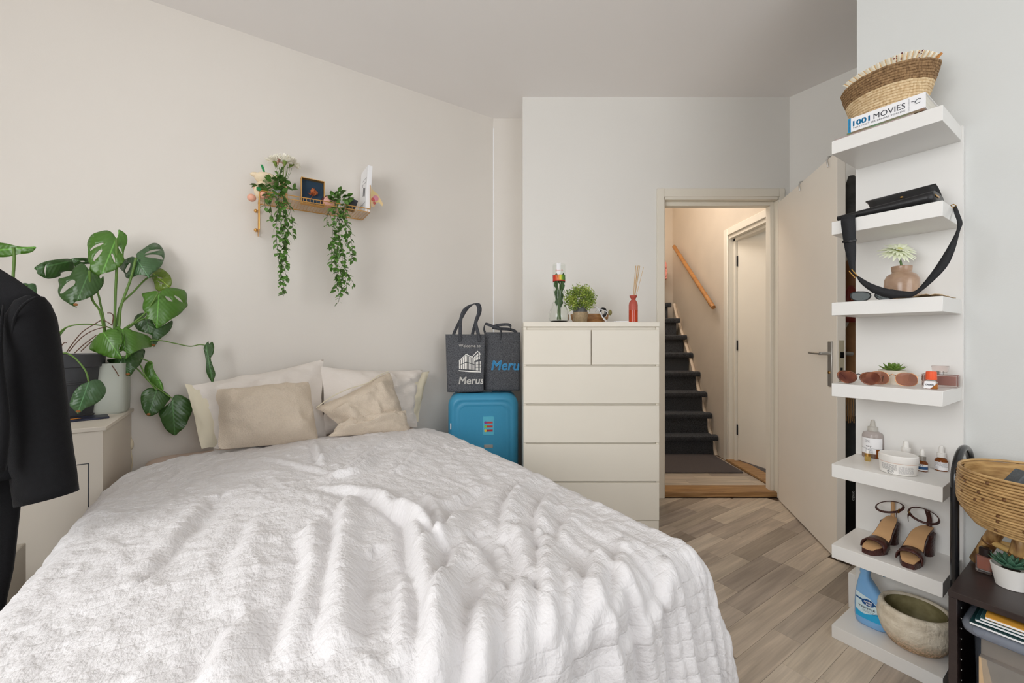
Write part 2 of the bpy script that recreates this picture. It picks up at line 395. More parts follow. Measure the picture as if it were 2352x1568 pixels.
mb = MB(); mb.box(.2, XH+.1, 5.0, 5.1, 0, 3.3); struct('wall_hall_back', mb, m_hall)
mb = MB(); mb.box(.6, .7, YD+.3, 5.0, 0, 3.3); struct('wall_hall_left', mb, m_hall)
mb = MB(); mb.box(.2, 2.9, YD+.13, 5.1, 3.3, 3.38); struct('ceiling_hall', mb, m_hall)
mb = MB(); mb.box(XH+.95, XH+1.05, YD+.13, 5.1, 0, 3.3); struct('wall_side_room', mb, m_hall)
# side-room door frame and leaf
mb = MB()
yA, yB = YD+.17, 3.70
zt2 = 2.07
mb.box(XH-.016, XH, yB, yB+.065, HF, zt2+.06, b=.003); mb.box(XH-.016, XH, yA-.01, yB, zt2, zt2+.06, b=.003)
mb.box(XH, XH+.1, yB-.0, yB+.03, HF, zt2); mb.box(XH, XH+.1, yA, yB, zt2-.03, zt2); mb.box(XH+.04, XH+.1, yB-.03, yB, HF, zt2-.03, b=.002); mb.box(XH+.04, XH+.1, yA, yB, zt2-.055, zt2-.03, b=.002)
struct('trim_4', mb, m_cream)
mb = MB(); mb.box(XH-.02, XH+.11, yA, yB+.02, HF, HF+.02, b=.004); struct('trim_5', mb, m_oak)
mb = MB(); mb.box(0, .035, -.82, 0, .028, 2.0, b=.002)
d2 = struct('door_2', mb, m_cream, loc=(XH+.062, yB-.035, HF), rz=radians(19))
for z in (.25, 1.0, 1.75):
    mb = MB(); mb.tube([(-.004, .002, z), (-.004, .002, z+.09)], .006, 8); part('hinge', mb, m_dark, d2)
# door mat
m_mat = mat('mat_pile', (104, 96, 94), .95, c2=(64, 58, 58), vscale=260, bump=1, bscale=300)
mb = MB(); mb.box(.86, 1.90, YD+.42, 3.92, HF, HF+.012, b=.004)
single('door_mat', mb, m_mat, 'dark grey-brown pile door mat in front of the carpeted stairs', 'mat')
# staircase
m_carpet = mat('stair_carpet', (84, 86, 90), .95, c2=(30, 32, 36), vscale=240, bump=1, bscale=260)
st = thing('staircase', 'steep staircase covered in dark grey carpet in the hallway', 'staircase', (1.2, 3.9, HF))
RIS = .1905; xr = [1.94, 1.935, 1.94, 1.943, 1.943, 1.93, 1.895, 1.86, 1.80]
ys = [3.875, 3.98, 4.10, 4.25, 4.42, 4.54, 4.64, 4.80, 4.88]
for i in range(9):
    z = (i+1)*RIS; yb = (ys[i+1] if i < 8 else 4.95); mb = MB()
    x0, x1 = .75-1.2, xr[i]-1.2-.02; y0 = ys[i]-3.9
    prof = [(y0+.03, z-RIS), (y0+.03, z-.052), (y0+.006, z-.048), (y0-.004, z-.03), (y0-.002, z-.01), (y0+.012, z), (yb-3.9+.04, z), (yb-3.9+.04, z-RIS)]
    mb.loft([[(x0, a, b) for a, b in prof], [(x1-.012, a, b) for a, b in prof]])
    nose = [(y0+.03, z-.052), (y0+.004, z-.050), (y0-.006, z-.03), (y0-.004, z-.008), (y0+.012, z+.002), (y0+.05, z+.002)]
    mb.loft([[(x0, a, b) for a, b in nose], [(x1+.02, a, b) for a, b in nose]])
    part('step', mb, m_carpet, st)
m_str = mat('stringer_paint', (222, 205, 184), .5)
pts = [(1551, 700), (1562, 722), (1580, 770), (1600, 830), (1620, 900), (1640, 975), (1655, 1048)]
yy = [4.90, 4.84, 4.66, 4.44, 4.25, 4.06, 3.89]
line = []
for (a, b), Y in zip(pts, yy):
    p = hity(a, b, Y); line.append((XH-.004-1.2, Y-3.9, p.z-HF))
line = spline(line, 4)
mb = MB(); rings = []
for p in line:
    rings.append([(XH-.03-1.2, p[1], max(p[2]+.0, 0)), (XH-.002-1.2, p[1], max(p[2], 0)), (XH-.002-1.2, p[1]+.012, 0), (XH-.03-1.2, p[1]+.012, 0)])
mb.loft(rings); part('stringer', mb, m_hall, st)
mb = MB(); mb.tube([(XH-.02-1.2, p[1]-.0, p[2]+.012) for p in line]+[(XH-.02-1.2, line[-1][1]-.004, .0)], .018, 6); part('stringer_trim', mb, m_str, st)
# handrail
m_rail = mat('handrail_wood', (184, 132, 78), .4, c2=(164, 112, 62), vscale=8, stretch=(1, 1, 8))
hr = thing('handrail', 'orange-brown wooden handrail sloping up the stair wall', 'handrail', (XH, 4.2, HF))
a = hity(1636, 706, 3.86); b = hity(1547, 566, 4.80)
a = Vector((XH-.06-XH, a.y-4.2, a.z-HF)); b = Vector((XH-.06-XH, b.y-4.2, b.z-HF))
mb = MB(); mb.tube([a, a.lerp(b, .33), a.lerp(b, .66), b], .021, 12); part('rail', mb, m_rail, hr)
for t in (.1, .9):
    p = a.lerp(b, t); mb = MB(); mb.tube([p+Vector((0, 0, -.02)), p+Vector((.0, 0, -.045)), p+Vector((.058, 0, -.05))], .005, 8); part('bracket', mb, m_dark, hr)
# vase with pink blooms on the stairs
fz = 8*RIS+HF
vx = thing('flower_vase', 'dark vase with pink feathery blooms standing high on the stairs', 'vase', (1.755, 4.86, fz))
mb = MB(); mb.lathe([(.03, 0), (.04, .03), (.036, .12), (.026, .16), (.03, .17)], 16); part('vase', mb, m_dark, vx)
m_pinkf = mat('pink_bloom', (232, 160, 150), .8)
mb = MB()
rnd = random.Random(2)
for i in range(46):
    a_ = rnd.random()*2*pi; h = rnd.random(); r = .05+.05*rnd.random(); c = Vector((cos(a_)*r*.7, sin(a_)*r*.5, .30+h*.17))
    mb.ell(c, (.018, .018, .028), 6, 4)
part('bloom', mb, m_pinkf, vx)
mb = MB()
for i in range(4): mb.tube([(0, 0, .1), ((i-1.5)*.02, .01, .36)], .0025, 5)
part('stem', mb, mat('dry_stem', (120, 110, 80)), vx)
lamp = bpy.data.lights.new('hall_lamp', 'POINT'); lamp.energy = 12; lamp.color = (1, .84, .68); lamp.shadow_soft_size = .12
o = bpy.data.objects.new('hall_lamp', lamp); COL.objects.link(o); o.location = (1.15, 3.9, 2.9)
lamp = bpy.data.lights.new('hall_area_light', 'AREA'); lamp.energy = 14; lamp.size = .8; lamp.color = (1, .95, .9)  # broad area light under the hall ceiling, aimed down; no window there
o = bpy.data.objects.new('hall_area_light', lamp); COL.objects.link(o); o.location = (1.2, 3.5, 2.9); o.rotation_euler = (.1, .2, 0)
# open room door
hx, hy = rx(1788)*2.905, 2.905
ex, ey = rx(1922)*2.11, 2.11
da = atan2(ey-hy, ex-hx); dl = hypot(ex-hx, ey-hy)
mb = MB(); mb.box(0, dl, 0, .04, .008, 2.105, b=.0025)
d1 = struct('door_1', mb, m_door, loc=(hx, hy, 0), rz=da)
# which side is the camera's left face?  local -y after rotation
def dloc(px, py, off=0):
    """a pixel on the visible face of the door -> distance along it and height"""
    dx, dy = cos(da), sin(da); r = rx(px); t = (hx-r*hy)/(r*dy-dx)
    Y = hy+t*dy; return t, EYE-(py-CY)/F*Y
tx, tz = dloc(1909, 829)
mb = MB(); mb.box(tx-.02, tx+.022, -.009, 0, tz-.135, tz+.105, b=.003); hp = part('handle_plate', mb, m_steel, d1)
mb = MB(); mb.tube([(tx, -.008, tz+.04), (tx, -.045, tz+.04), (tx-.01, -.052, tz+.04)], .009, 12); mb.tube([(tx+.004, -.05, tz+.04), (tx-.06, -.052, tz+.04), (tx-.125, -.05, tz+.04)], .0095, 12, flat=.75); part('lever', mb, m_steel, hp)
mb = MB(); mb.lathe([(.008, 0), (.008, .004), (.003, .005)], 12, M_=Matrix.Translation((tx, -.009, tz-.06)) @ Matrix.Rotation(pi/2, 4, 'X')); part('keyhole', mb, m_gold, hp)
mb = MB(); mb.tube([(tx, .04, tz+.04), (tx, .09, tz+.04), (tx-.03, .09, tz+.04)], .009, 12); mb.tube([(tx+.005, .09, tz+.04), (tx-.12, .09, tz+.04)], .0095, 12); part('lever', mb, m_steel, d1)
mb = MB(); mb.box(dl-.001, dl+.002, .009, .031, tz-.12, tz+.11, b=.0008); lp = part('lock_plate', mb, mat('worn_plate', (196, 186, 160), .5, metal=.3), d1)
mb = MB(); mb.box(dl, dl+.008, .012, .028, tz+.02, tz+.05, b=.001); part('latch', mb, m_dark, lp)
mb = MB(); mb.box(dl, dl+.0026, .015, .025, tz-.06, tz-.03); part('bolt_slot', mb, m_black, lp)
for px in (1840, 1905):
    t_, _ = dloc(px, 400); mb = MB(); mb.tube([(t_, -.006, 2.055), (t_, -.012, 2.09), (t_, -.004, 2.112)], .004, 8); mb.tube([(t_, -.002, 2.110), (t_, .042, 2.112)], .0035, 6)
    part('hook', mb, m_steel, d1)
# things hanging in the niche between door edge and shelf unit
def hang(name, label, cat, px0, px1, y0, y1, Y, m, th=.03, mb=None, w=None):
    a = hity(px0, y0, Y); b = hity(px1, y1, Y); mb = mb or MB(); c = (a+b)/2
    wd = (b.x-a.x)/2; hh = (a.z-b.z)/2; rings = []
    for i in range(9):
        t = i/8; z = hh-2*hh*t; s = (.35+.65*min(1, t*6))*(1+.08*sin(t*9+px0))
        rings.append([(wd*s*cos(q*pi/6)+.006*sin(t*7), th*s*sin(q*pi/6), z) for q in range(12)])
    mb.loft(rings)
    return single(name, mb, m, label, cat, c, 0, True)
hang('garment_bag', 'black cloth garment bag hanging behind the open door', 'bag', 1938, 1974, 404, 560, 2.24, mat('black_cloth', (84, 84, 84), .9, var=.2, vscale=20))
hang('leather_tote', 'tan leather tote hanging behind the open door', 'bag', 1940, 1990, 585, 700, 2.36, mat('tan_leather', (150, 100, 60), .5, var=.15, vscale=12), .05)
tb = hang('belted_strap', 'dark red leather strap with gold buckle hanging behind door', 'strap', 1940, 1968, 655, 740, 2.22, mat('red_leather', (126, 44, 34), .4, var=.1), .015)
mb = MB(); mb.tube([(-.012, -.02, .02), (.012, -.02, .02), (.012, -.02, .05), (-.012, -.02, .05)], .002, 6, closed=True); part('buckle', mb, m_gold, tb)
hang('suede_bag', 'brown suede bag hanging below the red strap', 'bag', 1938, 1985, 738, 905, 2.30, mat('suede', (168, 124, 84), .8, var=.18, vscale=10), .05)
ft = thing('fringe_tassel', 'tan fringe tassel hanging in the gap behind the door', 'tassel', hity(1951, 935, 2.22))
mb = MB()
for i in range(14): x = -.028+.004*i; mb.tube([(x, 0, .12), (x*1.1, .004*(i % 3), 0), (x*1.25, .006*(i % 2), -.085+.01*(i % 3))], .0028, 5)
part('fringe', mb, mat('tan_fringe', (196, 156, 108), .8), ft)
cs = thing('instrument_case', 'black soft case standing on the floor behind the door', 'case', (1.905, 2.33, 0))
mb = MB(); mb.box(-.07, .07, -.04, .04, 0, .70, b=.02); part('case', mb, mat('case_fabric', (84, 86, 88), .8, var=.1, vscale=20), cs)
bx_ = thing('slim_box', 'slim black upright box with small white lettering behind door', 'box', (1.76, 2.14, 0))
mb = MB(); mb.box(-.045, .045, -.02, .02, .0, .52, b=.004); part('box', mb, mat('black_gloss', (20, 22, 22), .25), bx_)
mb = MB(); put_text(mb, 'oneto', 0, .05, 0, f=lambda x, z: (-.006+z, -.0206, .36-x)); part('lettering', mb, mat('grey_letter', (190, 190, 190)), bx_)
# ================================================================== BED
UC = -1.36; HW = .665; NF = 2.10; ZT_ = .59
m_sheet = mat('blush_sheet', (214, 194, 180), .85, var=.02, vscale=5, bump=.25, bscale=40)
bed = thing('bed', 'low double bed with a blush fitted sheet against the wall', 'bed', un(UC, 0, 0), ROT_U)
mb = MB(); mb.box(-.70, .70, -2.12, -.01, .10, .30, b=.01)
part('bed_base', mb, mat('base_fabric', (205, 200, 192), .9), bed)
for sx in (-.64, .64):
    for sy in (-2.02, -.10):
        mb = MB(); mb.lathe([(.02, 0), (.028, .1)], 12, cx=sx, cy=sy); part('leg', mb, m_black, bed)
mb = MB()
def rrect(hw, y0, y1, r, n=6):
    out = []
    for cx_, cy_, a0 in ((hw-r, y1-r, 0), (-hw+r, y1-r, 90), (-hw+r, y0+r, 180), (hw-r, y0+r, 270)):
        for k in range(n+1): a = radians(a0+90*k/n); out.append((cx_+r*cos(a), cy_+r*sin(a)))
    return out
rings = []
for z, ins in ((.30, .01), (.32, 0), (.50, 0), (.53, .012), (.545, .04), (.55, .1)):
    rings.append([(x, y, z) for x, y in rrect(.70-ins, -2.11+ins, -.012-ins, .06)])
mb.loft(rings); part('mattress', mb, m_sheet, bed, True)
# ---- duvet: one draped, creased cloth surface
na, nb = 340, 420
A = np.linspace(-.96, 1.02, na); B = np.linspace(.30, 2.72, nb)
a, b = np.meshgrid(A, B, indexing='ij')
# head edge is not straight, left head corner pulled in
edge = .03*np.sin(a*4+1)+.035*vnoise(a*5, a*0, 3)+.02*vnoise(a*14, a*0, 5)-.05*np.clip((a-.25)/.4, 0, 1)+.16*np.clip((-a-.3)/.4, 0, 1.3)**1.5
k = np.exp(-(b-.30)/.35); bb = b+edge*k
aa = a.copy(); aa = np.where(a < 0, a+.10*np.exp(-(b-.3)/.28)*np.clip(-a-.3, 0, 1)*1.6, a)
rr = .085; th0 = radians(80)
sgn = np.sign(aa); dx = np.maximum(np.abs(aa)-HW, 0); dy = np.maximum(bb-NF, 0); d = np.hypot(dx, dy)+1e-9
dirx = sgn*dx/d; diry = dy/d
Lr = rr*th0; th = np.minimum(d, Lr)/rr
flare = np.where((aa < 0) & (dx > 0), .02, .20)
out = rr*np.sin(th)+np.maximum(d-Lr, 0)*flare; drop = rr*(1-np.cos(th))+np.maximum(d-Lr, 0)*np.sqrt(1-flare**2)
x = np.clip(aa, -HW, HW)+dirx*out; y = np.minimum(bb, NF)+diry*out
z = ZT_-drop
z += .022*np.cos(np.clip(aa/HW, -1, 1)*pi/2)+.012*vnoise(aa*2.3+7, bb*2.1, 11)*np.exp(-drop*8)
z += -.014*np.exp(-(bb-.33)/.06)*(drop < .05)+.02*np.exp(-((bb-.62)/.25)**2)*np.exp(-((aa-.45)/.3)**2)
P = np.stack([x, -y, z], -1)
def normals(P):
    du = np.gradient(P, axis=0); dv = np.gradient(P, axis=1); n = np.cross(dv, du); n /= np.linalg.norm(n, axis=-1, keepdims=True)+1e-12
    return n*np.where(n[..., 2:3].mean() < 0, -1, 1)
disp = np.zeros_like(a)
# creases picked from the photograph (pixels), laid on the duvet's top plane
CR = [([(799,1165),(790,1210),(787,1270),(779,1348),(768,1430),(760,1503)], .020, .026), ([(870,1162),(912,1189),(947,1216),(963,1290),(986,1386),(994,1464),(990,1568)], .026, .024),
 ([(912,1189),(982,1235),(1025,1270)], .014, .016), ([(1052,1189),(1025,1239),(986,1266)], .020, .022), ([(1226,1096),(1180,1146),(1164,1239)], .020, .024),
 ([(1269,1123),(1246,1177),(1238,1247)], .014, .018), ([(1052,1282),(1017,1386),(994,1456)], .018, .02), ([(713,1231),(721,1328),(690,1425),(670,1510)], .016, .028),
 ([(496,1146),(450,1208),(384,1286),(349,1317)], -.014, .03), ([(717,1026),(740,1072)], .012, .014), ([(799,1026),(748,1057),(730,1068)], .014, .016), ([(865,1053),(814,1092),(760,1096)], .018, .018),
 ([(760,1131),(834,1142),(892,1165)], .012, .03), ([(1110,1400),(1102,1503),(1106,1600)], .018, .024), ([(1257,1251),(1254,1348),(1269,1445)], .016, .022), ([(1370,1290),(1362,1386),(1343,1483)], .018, .022),
 ([(1312,1340),(1308,1425),(1300,1522)], .012, .016), ([(1529,1290),(1537,1348),(1459,1503)], .014, .02), ([(1188,1231),(1196,1270),(1226,1348)], .016, .02), ([(539,1456),(508,1522),(485,1568)], .014, .025),
 ([(980,1150),(1000,1190),(1010,1215)], .012, .018), ([(1100,1130),(1060,1160),(1010,1180)], -.012, .03), ([(880,1020),(840,1050),(800,1075)], .010, .014), ([(960,1040),(930,1075),(900,1090)], .010, .016),
 ([(1090,1240),(1130,1290),(1150,1340)], -.014, .025), ([(850,1300),(840,1400),(850,1500)], -.012, .03), ([(930,1330),(925,1420),(930,1520)], .010, .02), ([(1200,1350),(1190,1430),(1195,1530)], .014, .02),
 ([(1430,1250),(1425,1330),(1400,1430)], .012, .018), ([(600,1200),(560,1290),(520,1400)], .008, .03), ([(1320,1180),(1300,1220),(1290,1260)], .010, .018), ([(1500,1400),(1450,1450),(1420,1520)], .014, .02), ([(620,1060),(700,1075),(760,1090)], .006, .02)]
ox = un(UC, 0)
for pts, amp, wd in CR:
    q = []
    for px, py in pts:
        p = hitz(px, py, ZT_+.01); u_, n_, _ = to_un(p); q.append((u_-UC, n_))
    q = [tuple(s) for s in (Vector((c[0], c[1], 0)) for c in q)]; q = [(s[0], s[1]) for s in spline([Vector((c[0], c[1], 0)) for c in q], 4)]
    best = np.full(a.shape, 9.0); side = np.zeros_like(a); tt = np.zeros_like(a)
    for i in range(len(q)-1):
        (x0, y0), (x1, y1) = q[i], q[i+1]; ex_, ey_ = x1-x0, y1-y0; l2 = ex_*ex_+ey_*ey_+1e-9
        t = np.clip(((aa-x0)*ex_+(bb-y0)*ey_)/l2, 0, 1); ddx = aa-x0-t*ex_; ddy = bb-y0-t*ey_; dd = np.hypot(ddx, ddy)
        cr = (ex_*ddy-ey_*ddx)/sqrt(l2); mk = dd < best
        best = np.where(mk, dd, best); side = np.where(mk, cr, side); tt = np.where(mk, (i+t)/(len(q)-1), tt)
    s_ = np.where(side > 0, best, -best)
    prof = np.exp(-(np.where(s_ > 0, best/(wd*.7), best/(wd*1.5)))**2)-.35*np.exp(-((s_-wd*1.3)/(wd*.8))**2)
    disp += 1.55*(1-.75*np.clip(drop/.1, 0, 1))*amp*prof*np.sin(pi*np.clip(.12+tt*.8, 0, 1))**.6
hang_ = np.clip(drop/.22, 0, 1)**.8
disp += .005*(1-.6*hang_)*vnoise(aa*9, bb*4, 21)+.0035*vnoise(aa*22+bb*6, bb*12, 22)
wr = 1-np.abs(vnoise(aa*7+bb*3, bb*6-aa*2, 31)); disp += .004*wr**5*(1-hang_)
wr = (1-.7*hang_)**.3*(1-np.abs(vnoise(aa*13-bb*3, bb*5+aa*4, 33))); disp += .003*wr**5
# pleats that hang from the foot and from the right edge
ph = aa*2*pi/.135+1.6*vnoise(aa*3, bb*1.2, 41)
ph2 = np.arctan2(dy, dx+1e-6)*7
pl = np.sin(np.where(dx > 0, ph2+ph*.2, ph))
pz = np.clip((bb-1.62)/.5, 0, 1)*np.clip((aa+.15)/.35, 0, 1)
disp += hang_*.012*pl+np.clip(hang_+pz*.35, 0, 1)*.006*np.sin(ph*2.3+1)+pz*(1-hang_)*.005*np.sin(ph*1.0)
sh_ = 1-np.abs(np.sin(ph*.63+2*vnoise(aa*2, bb*1.5, 44))); disp += np.clip(hang_+pz*.6, 0, 1)*.006*sh_**4
disp += np.where((dx > 0) & (aa > 0), hang_*.004*np.sin(bb*2*pi/.21+vnoise(bb*3, aa*2, 8)), 0)
# seersucker rows
st_ = bb/.036; row = np.floor(st_); fr = st_-row
rowamp = .35+.65*np.clip(hang_+.35+.6*vnoise(aa*3, bb*3, 61), 0, 1)
disp += (rowamp+.1*np.clip((bb-1.6)/.5, 0, 1))*(.0034*vnoise(aa*76+vnoise(aa*8, bb*8, 5), row*7.3+fr*.7, 51)*np.sin(pi*fr)**.5-.0009*(np.minimum(fr, 1-fr) < .09))
disp += (1.15-rowamp)*.0036*vnoise(aa*48+bb*9, bb*40-aa*12, 63)
nrm = normals(P); P2 = P+nrm*disp[..., None]
mm_ = (P2[..., 0] < -.735) & (P2[..., 1] > -.60)
P2[..., 0] = np.where(mm_, -.735, P2[..., 0])
fs = [(i*nb+j, (i+1)*nb+j, (i+1)*nb+j+1, i*nb+j+1) for i in range(na-1) for j in range(nb-1)]
me = bpy.data.meshes.new('duvet'); me.from_pydata(P2.reshape(-1, 3).tolist(), [], fs)
uvl = me.uv_layers.new(name='UVMap'); li = np.zeros(len(me.loops), dtype=np.int32); me.loops.foreach_get('vertex_index', li)
UVs = np.stack([a, b], -1).reshape(-1, 2)[li]; uvl.data.foreach_set('uv', UVs.ravel())
me.polygons.foreach_set('use_smooth', [True]*len(me.polygons))
m = bpy.data.materials.new('duvet_cotton'); m.use_nodes = True; t = m.node_tree; bs = t.nodes['Principled BSDF']; L = t.links.new
bs.inputs['Base Color'].default_value = lin((222, 220, 221)); bs.inputs['Roughness'].default_value = .85; bs.inputs['Sheen Weight'].default_value = 0
uvn = nd(t, 'ShaderNodeUVMap'); mp = nd(t, 'ShaderNodeMapping'); mp.inputs['Scale'].default_value = (120, 85, 1); L(uvn.outputs[0], mp.inputs[0])
n1 = nd(t, 'ShaderNodeTexNoise'); n1.inputs['Scale'].default_value = 1; n1.inputs['Detail'].default_value = 4; L(mp.outputs[0], n1.inputs[0])
sp = nd(t, 'ShaderNodeSeparateXYZ'); L(uvn.outputs[0], sp.inputs[0])
mu = nd(t, 'ShaderNodeMath', operation='MULTIPLY'); mu.inputs[1].default_value = 1/.036; L(sp.outputs[1], mu.inputs[0])
pp = nd(t, 'ShaderNodeMath', operation='PINGPONG'); pp.inputs[1].default_value = .5; L(mu.outputs[0], pp.inputs[0])
mr = nd(t, 'ShaderNodeMapRange'); mr.inputs[1].default_value = .0; mr.inputs[2].default_value = .08; mr.inputs[3].default_value = -.15; mr.inputs[4].default_value = 0; L(pp.outputs[0], mr.inputs[0])
ad = nd(t, 'ShaderNodeMath', operation='ADD'); L(n1.outputs[0], ad.inputs[0]); L(mr.outputs[0], ad.inputs[1])
bp = nd(t, 'ShaderNodeBump'); bp.inputs['Strength'].default_value = .7; bp.inputs['Distance'].default_value = .006; L(ad.outputs[0], bp.inputs['Height']); L(bp.outputs[0], bs.inputs['Normal'])
me.materials.append(m)
dv = link('duvet', me, None, un(UC, 0, 0), ROT_U, 'rumpled white seersucker duvet spread over the bed'); dv['category'] = 'duvet'
md = dv.modifiers.new('s', 'SOLIDIFY'); md.thickness = .004; md.offset = -1
# ---- pillows
def pillow(name, label, corners, thick, m, seed, wr=.004, flange=0, p_=.6, sag=.03, rnd_=.0, cat='pillow', parent=None, N_=(34, 26), root=None):
    """corners TL TR BR BL as world points (x, y, z); a plump cushion between them"""
    TL, TR, BR, BL = [Vector(c) for c in corners]; c0 = (TL+TR+BR+BL)/4; nx_, ny_ = N_
    nrm = (TR-TL).cross(BL-TL).normalized()
    if nrm.y > 0: nrm = -nrm
    base = root.location if root else c0; ang = root.rotation_euler.z if root else 0
    mb = MB(); S = []
    for side in (1, -1):
        g = []
        for i in range(nx_+1):
            for j in range(ny_+1):
                s = i/nx_; t_ = j/ny_; sx = 2*s-1; sy = 2*t_-1
                # rounded sides pinched between the corners
                e = 1-.06*(1-sx**2)*abs(sy)**3-rnd_*(sx*sy)**8+.03*float(vnoise(sx*3+seed, sy*.6, seed+5))*abs(sy)**2; f_ = 1-.06*(1-sy**2)*abs(sx)**3-rnd_*(sx*sy)**8+.03*float(vnoise(sy*3+seed, sx*.6, seed+6))*abs(sx)**2
                s2 = .5+.5*sx*f_; t2 = .5+.5*sy*e
                p = (TL*(1-s2)+TR*s2)*(1-t2)+(BL*(1-s2)+BR*s2)*t2
                fx = max(0, 1-abs(sx)**2.3); fy = max(0, 1-abs(sy)**2.3)
                h = thick*(1-(1-fx)**1.5)*(1-(1-fy)**1.5)
                w_ = float(vnoise(s*5+seed, t_*4, seed))*wr*2+float(vnoise(s*13+seed, t_*9, seed+1))*wr
                r_ = 1-abs(float(vnoise(s*6+t_*3+seed, t_*6-s*2, seed+2))); w_ += r_**4*wr*1.4
                edge_ = min(1, (fx*fy)*5)
                q = p+nrm*(h*side*(1 if side > 0 else .5)+w_*edge_*(side > 0)); q.z -= sag*fx*fy*.0
                g.append(q)
        S.append(g)
    vs = []
    for g in S:
        for q in g:
            d_ = q-base; vs.append((d_.x*cos(-ang)-d_.y*sin(-ang), d_.x*sin(-ang)+d_.y*cos(-ang), d_.z))
    k_ = (nx_+1)*(ny_+1); fs = []
    for o_ in (0, k_):
        for i in range(nx_):
            for j in range(ny_): A_ = o_+i*(ny_+1)+j; fs.append((A_, A_+ny_+1, A_+ny_+2, A_+1))
    mb.add(vs, fs)
    me = mb.mesh(name, m, 50)
    if root: return link(name, me, root)
    return link(name, me, parent, base, 0, label)
m_case = mat('seersucker_case', (226, 219, 212), .88, bump=.6, bscale=45, stretch=(1, 1, 2.2))
m_ins = mat('pillow_ticking', (216, 208, 186), .85, bump=.2, bscale=60)
m_bou = mat('boucle', (216, 202, 184), .95, bump=1, bscale=190, var=.03, vscale=120)
p1 = thing('pillow', 'large white creased pillow, its corner raised high, at the left behind the beige cushion', 'pillow', un(-1.62, .2, .55), ROT_U)
pillow('pillowcase', None, [hitn(441, 884, .12), hitn(743, 824, .10), hitn(750, 1004, .26), hitn(492, 1034, .30)], .10, m_case, 4, .011, root=p1)
pillow('pillow_insert', None, [hitn(424, 881, .11), hitn(560, 880, .10), hitn(560, 1030, .27), hitn(462, 1032, .31)], .03, m_ins, 8, .004, root=p1)
p2 = thing('pillow', 'white striped-weave pillow against the wall nearest the blue suitcase', 'pillow', un(-.95, .15, .55), ROT_U)
pillow('pillowcase', None, [hitn(737, 843, .12), hitn(970, 849, .09), hitn(956, 982, .19), hitn(734, 1000, .25)], .09, m_case, 14, .011, root=p2)
pillow('pillow_insert', None, [hitn(860, 856, .09), hitn(986, 853, .08), hitn(960, 968, .18), hitn(860, 968, .2)], .03, m_ins, 18, .004, root=p2)
p3 = pillow('cushion', 'plain beige boucle cushion leaning on the leftmost pillow', [hitn(494, 893, .30), hitn(712, 873, .24), hitn(737, 1018, .40), hitn(497, 1034, .46)], .105, m_bou, 24, .009, rnd_=.035, cat='cushion'); p3['category'] = 'cushion'
p4 = thing('cushion', 'beige boucle cushion slumped and folded on itself with a piped seam', 'cushion', un(-1.1, .3, .55), ROT_U)
pillow('cover', None, [hitn(724, 938, .30), hitn(897, 850, .24), hitn(943, 985, .33), hitn(800, 1000, .40)], .11, m_bou, 34, .012, rnd_=.03, root=p4)
pillow('folded_corner', None, [hitn(775, 974, .40), hitn(935, 940, .36), hitn(944, 994, .40), hitn(748, 1003, .46)], .055, m_bou, 44, .008, rnd_=.05, root=p4)
mb = MB(); mb.tube([localize(p4, hitn(x_, y_, n_)) for x_, y_, n_ in spline([(727, 936, .315), (760, 912, .33), (800, 893, .325), (842, 880, .315), (870, 862, .29), (893, 853, .26)], 5)], .0035, 6)
part('piping', mb, m_ins, p4)
# ================================================================== CABINET, CORD, JACKET
m_cab = mat('cabinet_paint', (214, 206, 193), .5, var=.015, vscale=5)
cab = thing('cabinet', 'narrow white bedside cabinet with a flush door below the plants', 'cabinet', un(-2.115, 0, 0), ROT_U)
CW, CD, CH = .26, .52, .795
mb = MB(); mb.box(-CW, -.006, -CD+.006, -.004, .0, CH-.018); part('body', mb, m_cab, cab)
mb = MB(); mb.box(-CW-.008, .004, -CD-.006, -.002, CH-.018, CH, b=.003); part('top', mb, m_cab, cab)
mb = MB(); mb.box(-.045, -.006, -CD-.0, -CD+.007, 0, CH-.018); mb.box(-CW, -CW+.02, -CD, -CD+.007, 0, CH-.018); mb.box(-CW+.02, -.045, -CD, -CD+.007, .655, CH-.018); part('stile', mb, m_cab, cab)
mb = MB(); mb.box(-CW+.022, -.047, -CD-.001, -CD+.014, .05, .652, b=.0015); part('door', mb, m_cab, cab)
mb = MB(); mb.box(-.0478, -.0452, -CD-.0006, -CD+.002, .04, .655); mb.box(-CW+.02, -.046, -CD-.0006, -CD+.002, .6524, .6552); part('door_gap', mb, m_print, cab)
cd = thing('lamp_cord', 'thin cream cord with an inline switch hanging beside the cabinet', 'cord', un(-2.09, .01, .9), ROT_U)
pts = [hitn(x_, y_, n_) for x_, y_, n_ in ((276, 938, .03), (290, 936, .012), (299, 950, .012), (297, 985, .012), (302, 1010, .012), (301, 1035, .012), (304, 1060, .012), (300, 1085, .012))]
mb = MB(); mb.tube([localize(cd, p) for p in spline(pts, 5)], .0022, 6); m_cord = mat('cord_plastic', (222, 210, 184), .4); part('cord', mb, m_cord, cd)
c = localize(cd, hitn(302, 1020, .016)); mb = MB(); mb.ell(c, (.009, .009, .026), 12, 8); part('switch', mb, m_cord, cd)
# notebook on the cabinet
nb_ = thing('notebook', 'thin blue-black notebook with an orange patch on the cabinet', 'book', hitz(186, 964, CH), ROT_U+.25)
mb = MB(); mb.box(-.075, .085, -.045, .05, .0, .009, b=.002); part('cover', mb, mat('navy_cover', (34, 38, 58), .4, var=.3, vscale=30), nb_)
mb = MB(); mb.box(-.073, .083, -.043, .048, .002, .007, b=.001); part('pages', mb, m_paper, nb_)
mb = MB(); mb.ell((-.02, -.015, .0095), (.022, .012, .001), 10, 4); part('patch', mb, mat('orange_patch', (220, 140, 50)), nb_)
